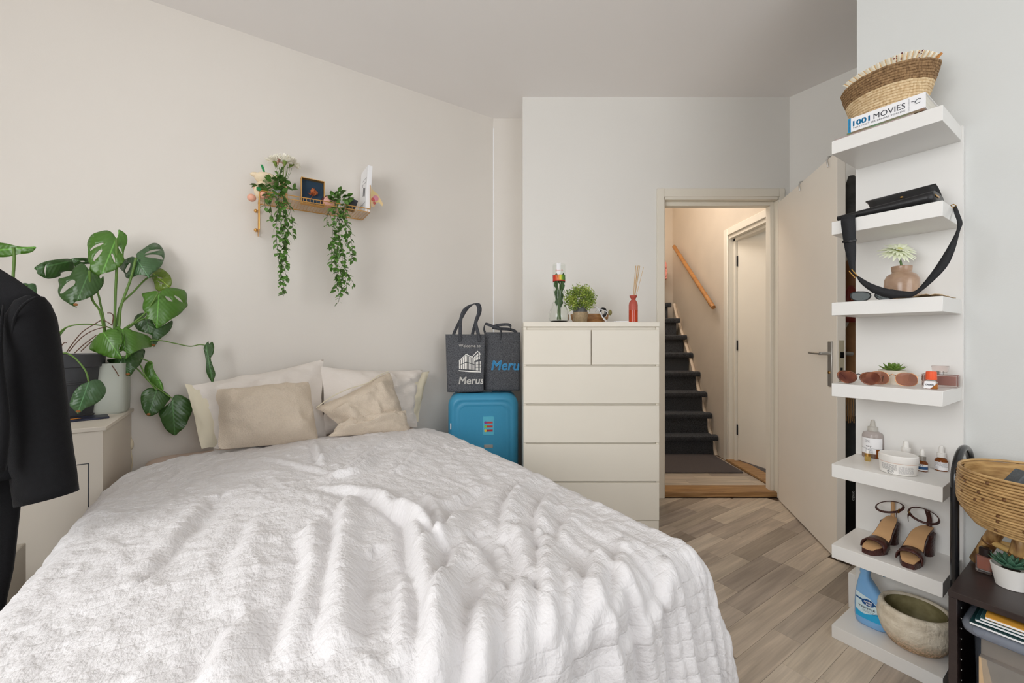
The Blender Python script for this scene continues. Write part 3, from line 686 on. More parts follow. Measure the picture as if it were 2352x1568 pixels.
# white rack in front of the cabinet
m_rk = mat('rack_paint', (204, 198, 184), .5)
rk = thing('wooden_rack', 'small white slatted rack standing in front of the cabinet', 'rack', un(-2.27, .75, 0), ROT_U)
def rp(px, py, n): return localize(rk, hitn(px, py, n))
a_ = rp(60, 1245, .75); b_ = rp(26, 1264, .9)
mb = MB(); mb.box(a_.x-.035, a_.x, -.17, .0, 0, a_.z, b=.003); part('side', mb, m_rk, rk)
mb = MB(); mb.box(a_.x-.035-.2, a_.x-.035, -.17, .0, a_.z-.13, a_.z-.10, b=.003); part('slat', mb, m_rk, rk)
mb = MB(); mb.box(a_.x-.035-.2, a_.x-.035, -.02, .0, 0, a_.z-.1, b=.003); part('back_panel', mb, mat('grey_green', (150, 155, 142), .4), rk)
# ---- blazer and trousers on a rail out of the frame
YJ = 1.10
m_suit = mat('black_suiting', (20, 20, 22), .9, var=.08, vscale=90, bump=.25, bscale=400, sheen=.04, spec=.2)
jk = thing('blazer', 'black blazer on a hanger, sleeve hanging in front of the cabinet', 'jacket', Vector((-1.43, YJ, .68)), 0)
def jr(px, py, Y=YJ): return localize(jk, hity(px, py, Y))
def ring(xl, xr_, py, th, Yc=YJ, py2=None, n=20, fold=0, seed=0):
    a_, b_ = jr(xl, py, Yc), jr(xr_, py2 if py2 is not None else py, Yc); c_ = (a_+b_)/2; h_ = (b_-a_)/2; out = []
    for k in range(n):
        t_ = 2*pi*k/n; rr_ = 1+fold*sin(k*2.7+seed)
        out.append((c_.x+h_.x*cos(t_)*1, c_.y-th*sin(t_)*rr_, c_.z+h_.z*cos(t_)))
    return out
def rings_lerp(R, k=4):
    out = []
    for i in range(len(R)-1):
        for j in range(k):
            s = j/k; s = s; out.append([tuple(Vector(p)*(1-s)+Vector(q)*s) for p, q in zip(R[i], R[i+1])])
    out.append(R[-1]); return out
mb = MB()
sl = [ring(72, 93, 677, .018, YJ, 682), ring(52, 99, 690, .036, YJ, 698), ring(36, 108, 728, .050), ring(28, 118, 790, .056), ring(24, 128, 860, .056), ring(25, 137, 920, .055), ring(28, 145, 980, .053), ring(34, 154, 1040, .051), ring(40, 162, 1095, .050, YJ, 1085), ring(48, 168, 1157, .049, YJ, 1131)]
mb.loft(rings_lerp(sl, 3)); slv = part('sleeve', mb, m_suit, jk, True)
mb = MB()
bd = [ring(-280, -8, 612, .02, YJ), ring(-330, 34, 638, .036, YJ), ring(-350, 66, 661, .042, YJ), ring(-355, 92, 679, .042, YJ), ring(-345, 70, 700, .055, YJ), ring(-320, 40, 750, .075), ring(-315, 30, 850, .095), ring(-315, 30, 930, .10), ring(-320, 38, 1010, .105), ring(-325, 50, 1060, .11, YJ-.01), ring(-330, 59, 1100, .112, YJ-.02, 1092)]
mb.loft(rings_lerp(bd, 3)); part('body', mb, m_suit, jk, True)
mb = MB()   # front edge falling in soft folds
for k, x_ in enumerate((2, 14)):
    mb.tube([jr(x_-10+6*sin(y_*.02+k), y_, YJ-.05-.035*min(1, (y_-700)/120)) for y_ in range(700, 1100, 20)], lambda t_: .002+.008*sin(pi*min(1, t_*1.3)*.5), 8)
part('front_fold', mb, m_suit, jk, True)
mb = MB(); mb.tube([jr(x_, y_, YJ-.045) for x_, y_ in spline([(84, 682, 0), (60, 696, 0), (40, 716, 0), (30, 745, 0), (28, 790, 0)], 4) for x_, y_ in [(x_, y_)]] if False else [jr(p.x, p.y, YJ-.05-.0) for p in spline([(86, 681, 0), (62, 693, 0), (42, 714, 0), (31, 742, 0), (27, 790, 0)], 4)], .003, 6); part('shoulder_seam', mb, m_suit, jk, True)
mb = MB(); mb.tube([jr(x_, 600-abs(x_+150)*-.02, YJ) for x_ in (-300, -225, -150, -80, -20)], .008, 8); mb.tube([jr(-150, 600), jr(-150, 560), jr(-138, 545), jr(-150, 530), jr(-160, 542)], .003, 8); part('hanger', mb, m_steel, jk)
tr = thing('trousers', 'black trousers hanging below the blazer', 'trousers', Vector((-1.46, 1.16, .3)), 0)
mb = MB()
def jr2(px, py, Y=1.16): return localize(tr, hity(px, py, Y))
R = []
for xr_, y_ in ((54, 1060), (52, 1110), (42, 1170), (34, 1240), (26, 1310), (12, 1370), (2, 1420)):
    a_, b_ = jr2(-190, y_), jr2(xr_, y_); c_ = (a_+b_)/2; h_ = (b_-a_)/2
    R.append([(c_.x+h_.x*cos(2*pi*k/16), c_.y-.035*sin(2*pi*k/16)*(1+.2*cos(k*3)), c_.z) for k in range(16)])
mb.loft(rings_lerp(R, 3)); part('trouser_leg', mb, m_suit, tr, True)
mb = MB(); a_ = jr2(36, 1100, 1.22); b_ = jr2(44, 1162, 1.22)
pk = MB(); c_ = hity(36, 1135, 1.24); pk.prism([(-.035, 0), (.0, .01), (.014, 0), (.0, -.01)], -.05, .06)
single('pink_garment', pk, mat('pink_cloth', (226, 20, 110), .8), 'bright pink garment peeking out between blazer and trousers', 'garment', c_)
# clothes rail the jacket hangs from
rl = thing('clothes_rail', 'clothes rail holding the black blazer', 'rail', Vector((-1.57, .95, 0)), 0)
mb = MB(); mb.tube([(0, -.55, 1.45), (0, .22, 1.45)], .012, 10); part('bar', mb, m_steel, rl)
for y_ in (-.55, .22):
    mb = MB(); mb.tube([(0, y_, 0), (0, y_, 1.45)], .012, 10); part('post', mb, m_steel, rl)
# ================================================================== DRESSER
YF = 945*EYE/446
dr = thing('dresser', 'cream six-drawer chest of drawers beside the open doorway', 'dresser', (rx(1202)*YF, YF, 0))
DW = (1515.5-1202)/F*YF
def dz(py): return EYE-(py-CY)/F*YF
mb = MB(); mb.box(.001, .018, .012, .48, 0, dz(750)); mb.box(DW-.018, DW-.001, .012, .48, 0, dz(750)); mb.box(.018, DW-.018, .46, .48, .02, dz(750)); mb.box(.018, DW-.018, .03, .46, .05, .07); mb.box(.018, DW-.018, .024, .03, .05, dz(750)); part('carcass', mb, m_cream, dr)
mb = MB(); mb.box(0, DW, 0, .485, dz(750), dz(739), b=.002); part('top', mb, m_cream, dr)
mb = MB(); mb.box(.001, DW-.004, .004, .022, 0, dz(1196), b=.0015); part('plinth', mb, m_cream, dr)
rows = [(757, 837), (841, 926.5), (931, 1016), (1020, 1105), (1109, 1194.5)]
for k, (a_, b_) in enumerate(rows):
    xs = [(0.002, (1357-1202)/F*YF), ((1359-1202)/F*YF, DW-.004)] if k == 0 else [(.002, DW-.004)]
    for x0, x1 in xs:
        mb = MB(); z0, z1 = dz(b_), dz(a_)
        prof = [(0.001, z0), (0, z0+.001), (0, z1-.002), (.004, z1), (.018, z1), (.018, z1-.025), (.022, z0)]
        mb.loft([[(x0, p, q) for p, q in prof], [(x1, p, q) for p, q in prof]]); part('drawer', mb, m_cream, dr)
# ---- things on the dresser
ZD = dz(739)
def ond(px, Y=2.60): return Vector((rx(px)*Y, Y, ZD))
# glass vase with a wrapped bouquet
va = thing('glass_vase', 'clear glass bulb vase holding a wrapped bunch of stems', 'vase', ond(1284, 2.56))
prof = [(.040, 0), (.058, .012), (.064, .035), (.060, .065), (.046, .10), (.034, .135), (.031, .165), (.036, .20)]
mb = MB(); mb.lathe(prof+[(r-.003, z) for r, z in prof[::-1][:-1]]+[(.037, .005)], 32); part('vase', mb, m_glass, va)
bq = thing('bouquet', 'green stems wrapped in a clear sleeve with a red, yellow and green band', 'bouquet', ond(1284, 2.56)+Vector((0, 0, .02)))
m_leafd = mat('rose_leaf', (104, 136, 88), .5, c2=(66, 98, 60), vscale=20); m_stem = mat('green_stem', (92, 120, 66), .5)
mb = MB(); rnd = random.Random(4)
for i in range(8): a_ = i*2.4; mb.tube([(.012*cos(a_), .012*sin(a_), 0), (.004*cos(a_), .004*sin(a_), .10), (.03*cos(a_), .03*sin(a_), .27)], .0025, 5)
part('stem', mb, m_stem, bq)
mb = MB()
for i in range(46):
    a_ = rnd.random()*2*pi; h = .09+rnd.random()*.19; r = (.012+.022*(h-.09)/.19)*(.5+.5*rnd.random()); M_ = Matrix.Translation((r*cos(a_), r*sin(a_), h)) @ Euler((rnd.uniform(-.5, .5), rnd.uniform(-.5, .5), a_)).to_matrix().to_4x4()
    mb.add([(0, 0, -.026), (.014, .002, 0), (0, 0, .03), (-.014, .002, 0)], [(0, 1, 2), (0, 2, 3)], M_=M_)
part('leaf', mb, m_leafd, bq)['kind'] = 'stuff'
m_cell = mat('cellophane', (240, 244, 240), .08, trans=1, ior=1.05)
def slv_r(z): return .012+.026*min(1, max(0, (z-.06)/.16))
mb = MB(); mb.lathe([(slv_r(z), z) for z in (.05, .09, .13, .17, .20, .23, .26, .30, .345)], 24, cap=False); part('sleeve', mb, m_cell, bq)
def band_mat():
    m = bpy.data.materials.new('rainbow_band'); m.use_nodes = True; t = m.node_tree; b = t.nodes['Principled BSDF']; tc = nd(t, 'ShaderNodeTexCoord'); sp = nd(t, 'ShaderNodeSeparateXYZ'); t.links.new(tc.outputs['Object'], sp.inputs[0])
    mr = nd(t, 'ShaderNodeMapRange'); mr.inputs[1].default_value = -.038; mr.inputs[2].default_value = .038; t.links.new(sp.outputs[0], mr.inputs[0]); r = nd(t, 'ShaderNodeValToRGB'); e = r.color_ramp.elements
    e[0].color = lin((205, 45, 30)); e[0].position = .1; e[1].color = lin((60, 120, 40)); e[1].position = .95
    q = e.new(.45); q.color = lin((225, 140, 60)); q = e.new(.58); q.color = lin((220, 210, 50)); q = e.new(.72); q.color = lin((110, 160, 50))
    t.links.new(mr.outputs[0], r.inputs[0]); t.links.new(r.outputs[0], b.inputs['Base Color']); b.inputs['Roughness'].default_value = .4; return m
mb = MB(); mb.lathe([(.0386, .243), (.0386, .275)], 24, cap=False); part('band', mb, band_mat(), bq)
m_redp = mat('red_print', (200, 48, 38), .5)
mb = MB(); mb.lathe([(.0388, .236), (.0388, .243)], 24, cap=False); part('band', mb, m_redp, bq, label='narrow red band')
mb = MB(); put_text(mb, 'Elyom Ch', -.028, .022, .296, f=lambda x, z: (.0392*sin(x/.0392), -.0392*cos(x/.0392), z), shear=.35); part('lettering', mb, m_redp, bq)
mb = MB(); mb.lathe([(.0384, .278), (.0384, .342)], 24, cap=False); 
mb2 = MB(); ring_ = []
for z in (.278, .33, .345): ring_.append([(.0388*sin(t_), -.0388*cos(t_), z+.003*sin(t_*9)) for t_ in [-.5+k*.08 for k in range(9)]])
mb2.loft(ring_, closed=False); part('label', mb2, m_paper, bq)
# boxwood in a glass
bw = thing('potted_boxwood', 'small bushy green boxwood in a grey glass tumbler', 'plant', ond(1333, 2.53))
def two_glass(name, c0, c1, zs): pass
prof = [(.033, 0), (.041, .008), (.047, .045), (.044, .08), (.040, .105)]
m_smoke = mat('smoked_glass', (228, 226, 220), .05, trans=1, ior=1.15); m_soil = mat('pebbles', (196, 174, 142), .8, bump=.6, bscale=200, var=.1, vscale=90)
mb = MB(); mb.lathe(prof, 28, cap=False); part('tumbler', mb, m_smoke, bw)
mb = MB(); mb.lathe([(.032, .003), (.040, .01), (.0455, .045), (.0445, .064)], 24); part('filling', mb, m_soil, bw)
mb = MB(); mb.lathe([(.036, .064), (.038, .10)], 20); part('inner_pot', mb, mat('grey_pot', (110, 114, 118), .5), bw)
m_bush = mat('boxwood_leaf', (176, 192, 88), .5, c2=(92, 124, 44), vscale=26)
mb = MB(); rnd = random.Random(11)
for i in range(3200):
    a_ = rnd.random()*2*pi; cz = rnd.uniform(-.85, 1); s_ = sqrt(1-cz*cz) if cz > -.99 else 0; r = (.086+.012*sin(a_*5)+.006*sin(a_*11))*rnd.uniform(.5, 1.03)
    c_ = Vector((s_*cos(a_)*r*1.06, s_*sin(a_)*r, .146+cz*r*.95)); M_ = Matrix.Translation(c_) @ Euler((rnd.uniform(0, pi), rnd.uniform(0, pi), a_)).to_matrix().to_4x4()
    k_ = .0062*rnd.uniform(.7, 1.2); mb.add([(0, -k_, 0), (k_*.6, 0, .001), (0, k_, 0), (-k_*.6, 0, .001)], [(0, 1, 2, 3)], M_=M_)
part('foliage', mb, m_bush, bw)['kind'] = 'stuff'
# wooden bowl with ribbon and keys
wb = thing('wooden_bowl', 'small carved wooden bowl behind the boxwood holding a ribbon', 'bowl', ond(1354, 2.68))
m_bowl = mat('carved_wood', (186, 138, 84), .5, c2=(134, 88, 48), vscale=14, stretch=(1, 1, 4))
prof = [(.085, 0), (.105, .006), (.120, .03), (.124, .058), (.119, .06), (.112, .03), (.09, .012)]
mb = MB(); mb.lathe(prof, 32, sy=.55); part('bowl', mb, m_bowl, wb)
rb = thing('ribbon_roll', 'white ribbon with dark lining curling over the wooden bowl', 'ribbon', ond(1385, 2.60))
mb = MB()
def ribbon(mb, pts, w, axis=(0, 1, 0), mi=0, k=5, w2=None):
    P = spline([Vector(p) for p in pts], k); A_ = Vector(axis).normalized(); L_ = []; n_ = len(P)
    for i, p in enumerate(P):
        ww = w if w2 is None else w+(w2-w)*i/(n_-1); L_.append([tuple(p-A_*ww/2), tuple(p+A_*ww/2)])
    mb.loft(L_, mi, closed=False)
z0 = .07
ribbon(mb, [(-.06, .0, z0+.02), (-.045, 0, z0+.035), (-.02, 0, z0+.01), (.0, 0, z0-.03), (.022, -.01, z0-.06), (.03, -.012, .01)], .04, (.5, 1, .2))
ribbon(mb, [(-.05, 0, z0+.0), (-.02, .0, z0+.02), (.01, 0, z0+.012), (.03, 0, z0+.0), (.02, 0, z0-.03)], .03, (.3, 1, .3))
rb1 = part('ribbon', mb, m_paper, rb); mm2 = rb1.modifiers.new('s', 'SOLIDIFY'); mm2.thickness = .002
mb = MB(); mb.tube([(.0+.018*cos(t_), -.0, z0-.002+.024*sin(t_)) for t_ in [k*pi/8 for k in range(-4, 9)]], .008, 8); part('lining', mb, m_dark, rb)
mb = MB(); mb.ell((.045, .0, z0-.004), (.012, .01, .018), 12, 8); part('stone', mb, mat('olive', (120, 112, 60), .5), rb)
kk = thing('key_ring', 'steel keys on a ring lying on the dresser', 'keys', ond(1390, 2.47))
mb = MB(); mb.tube([(.012*cos(t_), .012*sin(t_), .003) for t_ in [k*pi/7 for k in range(14)]], .0015, 6, closed=True); mb.box(.01, .05, -.004, .004, .001, .003); mb.lathe([(.01, .001), (.01, .004)], 12, cx=.055); part('key', mb, m_steel, kk)
for k, (x_, L_, w_) in enumerate(((1250, .10, .05), (1425, .10, .06))):
    mb = MB(); mb.box(-L_/2, L_/2, -w_, w_, 0, .005+.003*k, b=.001); single('paper_slip', mb, m_paper, ['flat white booklet on the dresser end above the suitcase', 'flat white booklet on the dresser beside the red diffuser'][k], 'booklet', ond(x_, 2.62-.06*k))
# reed diffuser
df = thing('reed_diffuser', 'frosted red bottle diffuser with a fan of thin reeds', 'diffuser', ond(1454.5, 2.50))
m_red = mat('red_glass', (208, 104, 90), .35, trans=.35, ior=1.3, sss=.1); m_liq = mat('red_liquid', (200, 70, 36), .12, trans=.2)
mb = MB(); mb.lathe([(.0268, .075), (.0268, .105), (.024, .122), (.015, .134), (.011, .14), (.016, .147), (.022, .155), (.0225, .163), (.020, .163), (.014, .15), (.008, .142)], 28, cap=False); part('bottle', mb, m_red, df)
mb = MB(); mb.lathe([(.024, 0), (.027, .003), (.027, .073), (.0268, .075)], 28); part('liquid', mb, m_liq, df)
m_reed = mat('reed', (206, 170, 116), .7)
for i, (dx_, dy_) in enumerate(((.02, .0), (.025, .01), (.034, -.01), (.037, .01), (.043, .0), (.05, .01), (.028, -.005), (.066, -.01))):
    mb = MB(); mb.tube([(-.004+.001*i, 0, .10), (dx_-.006, dy_, .345-.01*(i == 7))], .0013, 5); part('reed', mb, m_reed, df)
# ================================================================== SUITCASE AND BAGS
YS = 2.74
m_blue = mat('blue_shell', (62, 148, 186), .38, bump=.1, bscale=300)
sc_ = thing('suitcase', 'turquoise blue hard-shell suitcase standing between bed and dresser', 'suitcase', (rx(1104)*YS+.01, YS+.12, 0), radians(4))
SW, SD, SH = .47, .27, .775
def rr_xz(hw, z0, z1, r, y, n=6):
    out = []
    for cx_, cz_, a0 in ((hw-r, z1-r, 0), (-hw+r, z1-r, 90), (-hw+r, z0+r, 180), (hw-r, z0+r, 270)):
        for k in range(n+1): a_ = radians(a0+90*k/n); out.append((cx_+r*cos(a_), y, cz_+r*sin(a_)))
    return out
mb = MB(); R = []
for y_, ins in ((.135, .06), (.13, .03), (.115, .008), (.09, 0), (.012, 0)): R.append(rr_xz(SW/2-ins, .035+ins, SH-ins, .075-ins*.3, y_))
mb.loft(R); part('back_shell', mb, m_blue, sc_, True)
mb = MB(); mb.loft([rr_xz(SW/2-.002, .037, SH-.002, .075, .012), rr_xz(SW/2-.002, .037, SH-.002, .075, -.0)]); part('zip_band', mb, mat('zip', (24, 92, 124), .6), sc_, True)
mb = MB(); R = []
for y_, ins in ((0, 0), (-.085, 0), (-.112, .010), (-.125, .028), (-.128, .040), (-.123, .046), (-.124, .062), (-.129, .070), (-.124, .078), (-.1235, .084)): R.append(rr_xz(SW/2-ins, .035+ins, SH-ins, .075-ins*.35, y_))
mb.loft(R); part('front_shell', mb, m_blue, sc_, True)
for sx in (-.19, .19):
    for sy in (-.09, .09):
        mb = MB(); mb.tube([(sx-.012, sy, .022), (sx+.012, sy, .022)], .022, 14); part('wheel', mb, m_black, sc_)
mb = MB(); mb.tube([(-.10, .0, SH-.004), (-.09, 0, SH+.004), (.05, 0, SH+.004), (.06, 0, SH-.004)], .008, 8, flat=.6); part('handle', mb, mat('grey_handle', (120, 130, 130), .4), sc_)
def onf(px, py):
    r = rx(px); p = hity(px, py, 2.745); q = localize(sc_, p); return q
c_ = onf(1122, 977)
mb = MB(); mb.box(c_.x-.036, c_.x+.036, -.1268, -.1235, c_.z-.062, c_.z+.062, b=.0012); s1 = part('sticker', mb, mat('blue_sticker', (90, 180, 205), .3), sc_)
for k, (cc, c2) in enumerate((((150, 50, 130), (190, 60, 60)), ((140, 190, 50), (190, 60, 50)), ((225, 190, 70), (170, 40, 50)))):
    zz = c_.z+.022-k*.027
    mb = MB(); mb.lathe([(.009, 0), (.009, .0016)], 12, M_=Matrix.Translation((c_.x-.02, -.1268, zz)) @ Matrix.Rotation(pi/2, 4, 'X')); part('sticker_mark', mb, mat('mark', cc), s1)
    mb = MB(); mb.box(c_.x-.012, c_.x+.028, -.1282, -.1268, zz-.006, zz+.007); part('sticker_mark', mb, mat('mark', c2), s1)
c_ = onf(1122, 1024); mb = MB(); mb.box(c_.x-.03, c_.x+.03, -.1275, -.1235, c_.z-.011, c_.z+.011, b=.002); part('badge', mb, m_steel, sc_)
c_ = onf(1036, 977); mb = MB(); mb.tube([(c_.x, -.127, c_.z+.02), (c_.x, -.127, c_.z-.02)], .004, 8); part('zip_pull', mb, m_paper, sc_)
# felt bags
def felt(name):
    return mat(name, (108, 110, 115), .95, c2=(64, 66, 71), vscale=230, bump=.7, bscale=300, detail=5)
m_felt = felt('grey_felt'); m_lw = mat('white_letter', (244, 242, 238), .7); m_lb = mat('blue_letter', (92, 186, 240), .7)
def felt_bag(root, w_top, w_bot, h, d, m):
    mb = MB(); R = []
    for t_ in (0, .04, .25, .5, .75, 1):
        w = w_bot+(w_top-w_bot)*t_; dd = d*(1-.75*t_)*(.9 if t_ == 0 else 1); z = h*t_
        ring_ = []
        for k in range(24):
            a_ = 2*pi*k/24; c_, s_ = cos(a_), sin(a_); c_ = math.copysign(abs(c_)**.4, c_); s_ = math.copysign(abs(s_)**.4, s_)
            ring_.append((w/2*c_, dd/2*s_+.0015*sin(t_*7+k), z))
        R.append(ring_)
    inner = [[(p[0]*.97, p[1]*.86, p[2]) for p in R[-1]], [(p[0]*.95, p[1]*.8, .03) for p in R[0]]]
    mb.loft(R+inner); return part('bag_body', mb, m, root, True)
SZ = SH+.008
b1 = thing('tote_bag', 'charcoal felt tote printed with a white building and Welcome to lettering, upright handles', 'bag', Vector((rx(1068)*2.80, 2.83, SZ)), radians(6))
felt_bag(b1, .272, .25, .39, .11, m_felt)
def fr(y): return lambda x, z: (x, y-.022*(1-z/.39)-.001*0, z)
def fb(x, z): return (x, -.0165-.0425*(1-z/.39)-.0025, z)
mb = MB(); put_text(mb, 'Welcome to', -.045, .102, .302, f=fb, bold=.006); part('lettering', mb, m_lw, b1)
mb = MB(); put_text(mb, 'Merus', -.045, .125, .055, f=fb, bold=.02, shear=.15, cut=.118); part('lettering', mb, m_lw, b1)
mb = MB()
def quad(p): mb.add([fb(x, z) for x, z in p], [tuple(range(len(p)))])
# printed office block: window columns of two wings
def wing(xa, xb, ta, tb, ba, bb_, n_, rows_, gap=.32):
    for i in range(n_):
        for r_ in range(rows_):
            s0 = (i+gap*.5)/n_; s1 = (i+1-gap*.5)/n_; v0 = (r_+.06)/rows_; v1 = (r_+.94)/rows_; P_ = []
            for s_, v_ in ((s0, v0), (s1, v0), (s1, v1), (s0, v1)):
                x = xa+(xb-xa)*s_; bz = ba+(bb_-ba)*s_; tz_ = ta+(tb-ta)*s_; P_.append((x, bz+(tz_-bz)*v_))
            quad(P_)
wing(-.045, .005, .205, .252, .155, .150, 4, 2); wing(.005, .062, .252, .222, .150, .146, 7, 2, .5); wing(.045, .100, .225, .275, .205, .22, 5, 2, .4); wing(.062, .104, .2, .21, .146, .142, 5, 3, .45)
for pl_ in ([(-.045, .205), (.005, .252), (.062, .222), (.062, .228), (.005, .258), (-.045, .211)], [(.04, .228), (.082, .272), (.104, .25), (.104, .256), (.082, .279), (.04, .234)], [(-.045, .148), (.03, .142), (.104, .138), (.104, .132), (.03, .134), (-.045, .142)]): quad(pl_)
part('building_print', mb, m_lw, b1)
def strap(root, pts, w, m, axis=(1, 0, .15), name='handle'):
    mb = MB(); ribbon(mb, pts, w, axis, k=7); o = part(name, mb, m, root, True); s = o.modifiers.new('s', 'SOLIDIFY'); s.thickness = .003; return o
m_fs = mat('felt_strap', (84, 86, 92), .95, c2=(56, 58, 63), vscale=200)
strap(b1, [(-.035, -.02, .34), (-.035, -.025, .42), (-.03, -.02, .50), (-.005, -.01, .565), (.05, 0, .60), (.085, .005, .59), (.09, .0, .54), (.07, -.01, .47), (.085, -.022, .40), (.095, -.02, .34)], .024, m_fs)
strap(b1, [(-.09, .02, .36), (-.07, .025, .42), (-.03, .03, .50), (.01, .03, .565), (.06, .03, .605), (.09, .03, .60), (.10, .03, .55), (.07, .03, .47), (.05, .022, .40), (.045, .02, .36)], .024, m_fs)
b2 = thing('tote_bag', 'charcoal felt tote with blue lettering and slumped handles against the dresser', 'bag', Vector((rx(1153)*2.86, 2.90, SZ)), radians(-3))
felt_bag(b2, .255, .255, .405, .12, m_felt)
def fb2(x, z): return (x, -.0175-.046*(1-z/.405)-.002, z)
mb = MB(); put_text(mb, 'Merus', -.072, .16, .145, f=fb2, bold=.022, shear=.18, cut=.122); part('lettering', mb, m_lb, b2)
strap(b2, [(-.005, -.02, .36), (-.005, -.026, .41), (-.02, -.02, .435), (-.07, -.02, .45), (-.12, -.0, .465), (-.13, .0, .43), (-.12, .0, .40)], .022, m_fs, (.3, .6, 1))
strap(b2, [(.11, .02, .36), (.10, .022, .405), (.05, .02, .425), (-.02, .0, .43), (-.07, -.01, .44), (-.03, -.02, .455), (.04, -.01, .46), (.065, 0, .445), (.05, .01, .42)], .022, m_fs, (.1, .5, 1))
# ================================================================== WALL SHELF OVER THE BED
ZS = 1.917; us0, us1 = -1.578, -1.0; nS = .205
ws = thing('wire_shelf', 'gold wire shelf on the wall above the bed', 'shelf', un((us0+us1)/2, 0, ZS), ROT_U)
hwS = (us1-us0)/2
mb = MB()
def wire(*p, r=.0009): mb.tube([Vector(q) for q in p], r, 5)
k_ = int(round(2*hwS/.0175))
for i in range(1, k_): x_ = -hwS+2*hwS*i/k_; wire((x_, -.012, 0), (x_, -nS, 0), (x_, -nS-.002, .018))
for j in range(1, 12): y_ = -.012-(nS-.012)*j/12; wire((-hwS, y_, 0), (hwS, y_, 0))
part('bottom_mesh', mb, m_brass, ws)
mb = MB()
for j in range(1, 12): y_ = -.012-(nS-.012)*j/12; wire((hwS, y_, 0), (hwS, y_, .16))
for j in range(1, 9): z_ = .16*j/9; wire((hwS, -.012, z_), (hwS, -nS, z_))
part('end_mesh', mb, m_brass, ws)
mb = MB()
for j in range(1, 12): y_ = -.012-(nS-.012)*j/12; wire((-hwS, y_, 0), (-hwS, y_, -.18))
for j in range(1, 10): z_ = -.18*j/10; wire((-hwS, -.012, z_), (-hwS, -nS, z_))
part('end_mesh', mb, m_brass, ws)
mb = MB()
R_ = .0028
mb.tube([(-hwS, -nS, -.185), (-hwS, -nS, .01), (-hwS+.01, -nS-.002, .02), (hwS-.005, -nS-.002, .02), (hwS, -nS, .02), (hwS, -nS, .165), (hwS, -.012, .165), (hwS, -.012, 0), (-hwS, -.012, 0), (-hwS, -.012, -.185), (-hwS, -nS, -.185)], R_, 8)
mb.tube([(-hwS, -nS, 0), (hwS, -nS, 0), (hwS, -.012, 0)], R_*.8, 8); mb.tube([(-hwS, -nS, 0), (-hwS, -.012, 0)], R_*.8, 8)
part('rim', mb, m_brass, ws)
for z_ in (-.045, -.155):
    mb = MB(); mb.tube([(-hwS-.012, 0, z_), (-hwS-.012, -.02, z_)], .005, 8); mb.ell((-hwS-.012, -.026, z_), (.010, .010, .010), 12, 8); part('wall_screw', mb, m_brass, ws)
def S(px, py, n): return hitn(px, py, n)
def spot(px, n, dz_=.003):
    """a point on the shelf floor at pixel column px and distance n from the wall"""
    p = hitn(px, 777, n); return Vector((p.x, p.y, ZS+dz_))
# framed dried rose
fr_ = thing('shadow_frame', 'brass-edged box frame with a dried rose on dark blue', 'frame', spot(718, .14), ROT_U+.06)
wF, hF = .125, .150
mb = MB(); e_ = .004
for x0, x1, z0, z1 in ((-wF/2, -wF/2+e_, 0, hF), (wF/2-e_, wF/2, 0, hF), (-wF/2+e_, wF/2-e_, 0, e_), (-wF/2+e_, wF/2-e_, hF-e_, hF)): mb.box(x0, x1, -.018, .018, z0, z1, b=.0008)
part('frame', mb, m_brass, fr_)
mb = MB(); mb.box(-wF/2+e_, wF/2-e_, .013, .016, e_, hF-e_); part('backing', mb, mat('petrol_paper', (38, 62, 84), .8), fr_)
mb = MB(); mb.box(-wF/2+e_, wF/2-e_, -.0165, -.0150, e_, hF-e_); part('pane', mb, mat('frame_glass', (255, 255, 255), .02, trans=1, ior=1.02), fr_)
m_rose = mat('dried_rose', (196, 110, 62), .7, c2=(140, 66, 34), vscale=40)
mb = MB(); rnd = random.Random(9)
for i in range(16):
    a_ = i*2.4; r = .004+.011*i/16; M_ = Matrix.Translation((.008+r*cos(a_), .004, .082+r*sin(a_)*1.1)) @ Euler((rnd.uniform(-.5, .5), rnd.uniform(-.5, .5), a_)).to_matrix().to_4x4()
    mb.ell((0, 0, 0), (.009, .003, .011), 8, 5, M_=M_)
part('rose_head', mb, m_rose, fr_)
mb = MB(); mb.tube([(.004, .006, .07), (-.004, .008, .05), (-.016, .008, .03)], .0014, 6)
for dx_ in (-.014, .012): mb.add([(.004, .006, .068), (dx_, .004, .062), (dx_*1.9, .004, .072), (dx_*.9, .004, .070)], [(0, 1, 2, 3)])
part('rose_stem', mb, m_rose, fr_)
# round pink plush
pb = thing('plush_ball', 'small round pink plush with a sleepy face behind the trailing plant', 'toy', spot(757, .14, .004), ROT_U)
m_pk = mat('pink_plush', (232, 178, 166), .9, bump=.3, bscale=200)
mb = MB(); mb.ell((0, 0, .036), (.040, .034, .036), 20, 14); part('body', mb, m_pk, pb)
mb = MB(); mb.ell((-.004, .006, .040), (.0405, .0335, .0345), 20, 14); part('hood', mb, mat('plum_plush', (92, 54, 54), .9), pb)
mb = MB(); mb.tube([(.004, -.0345, .034), (.002, -.035, .026), (.004, -.034, .02)], .0009, 5); mb.ell((.002, -.0345, .046), (.0032, .001, .0025), 8, 5); mb.tube([(-.012, -.032, .05), (-.006, -.034, .054), (0, -.0345, .052)], .0008, 5); part('face', mb, m_black, pb)
# dark card box
db = thing('card_box', 'small dark grey card box tilted behind the trailing plant', 'box', spot(810, .13, .004), ROT_U)
M_ = Matrix.Rotation(radians(17), 4, 'Y'); mb = MB(); mb.box(-.05, .006, -.02, .02, .004, .075, b=.001, M_=M_); part('box', mb, mat('charcoal_card', (52, 54, 60), .7), db)
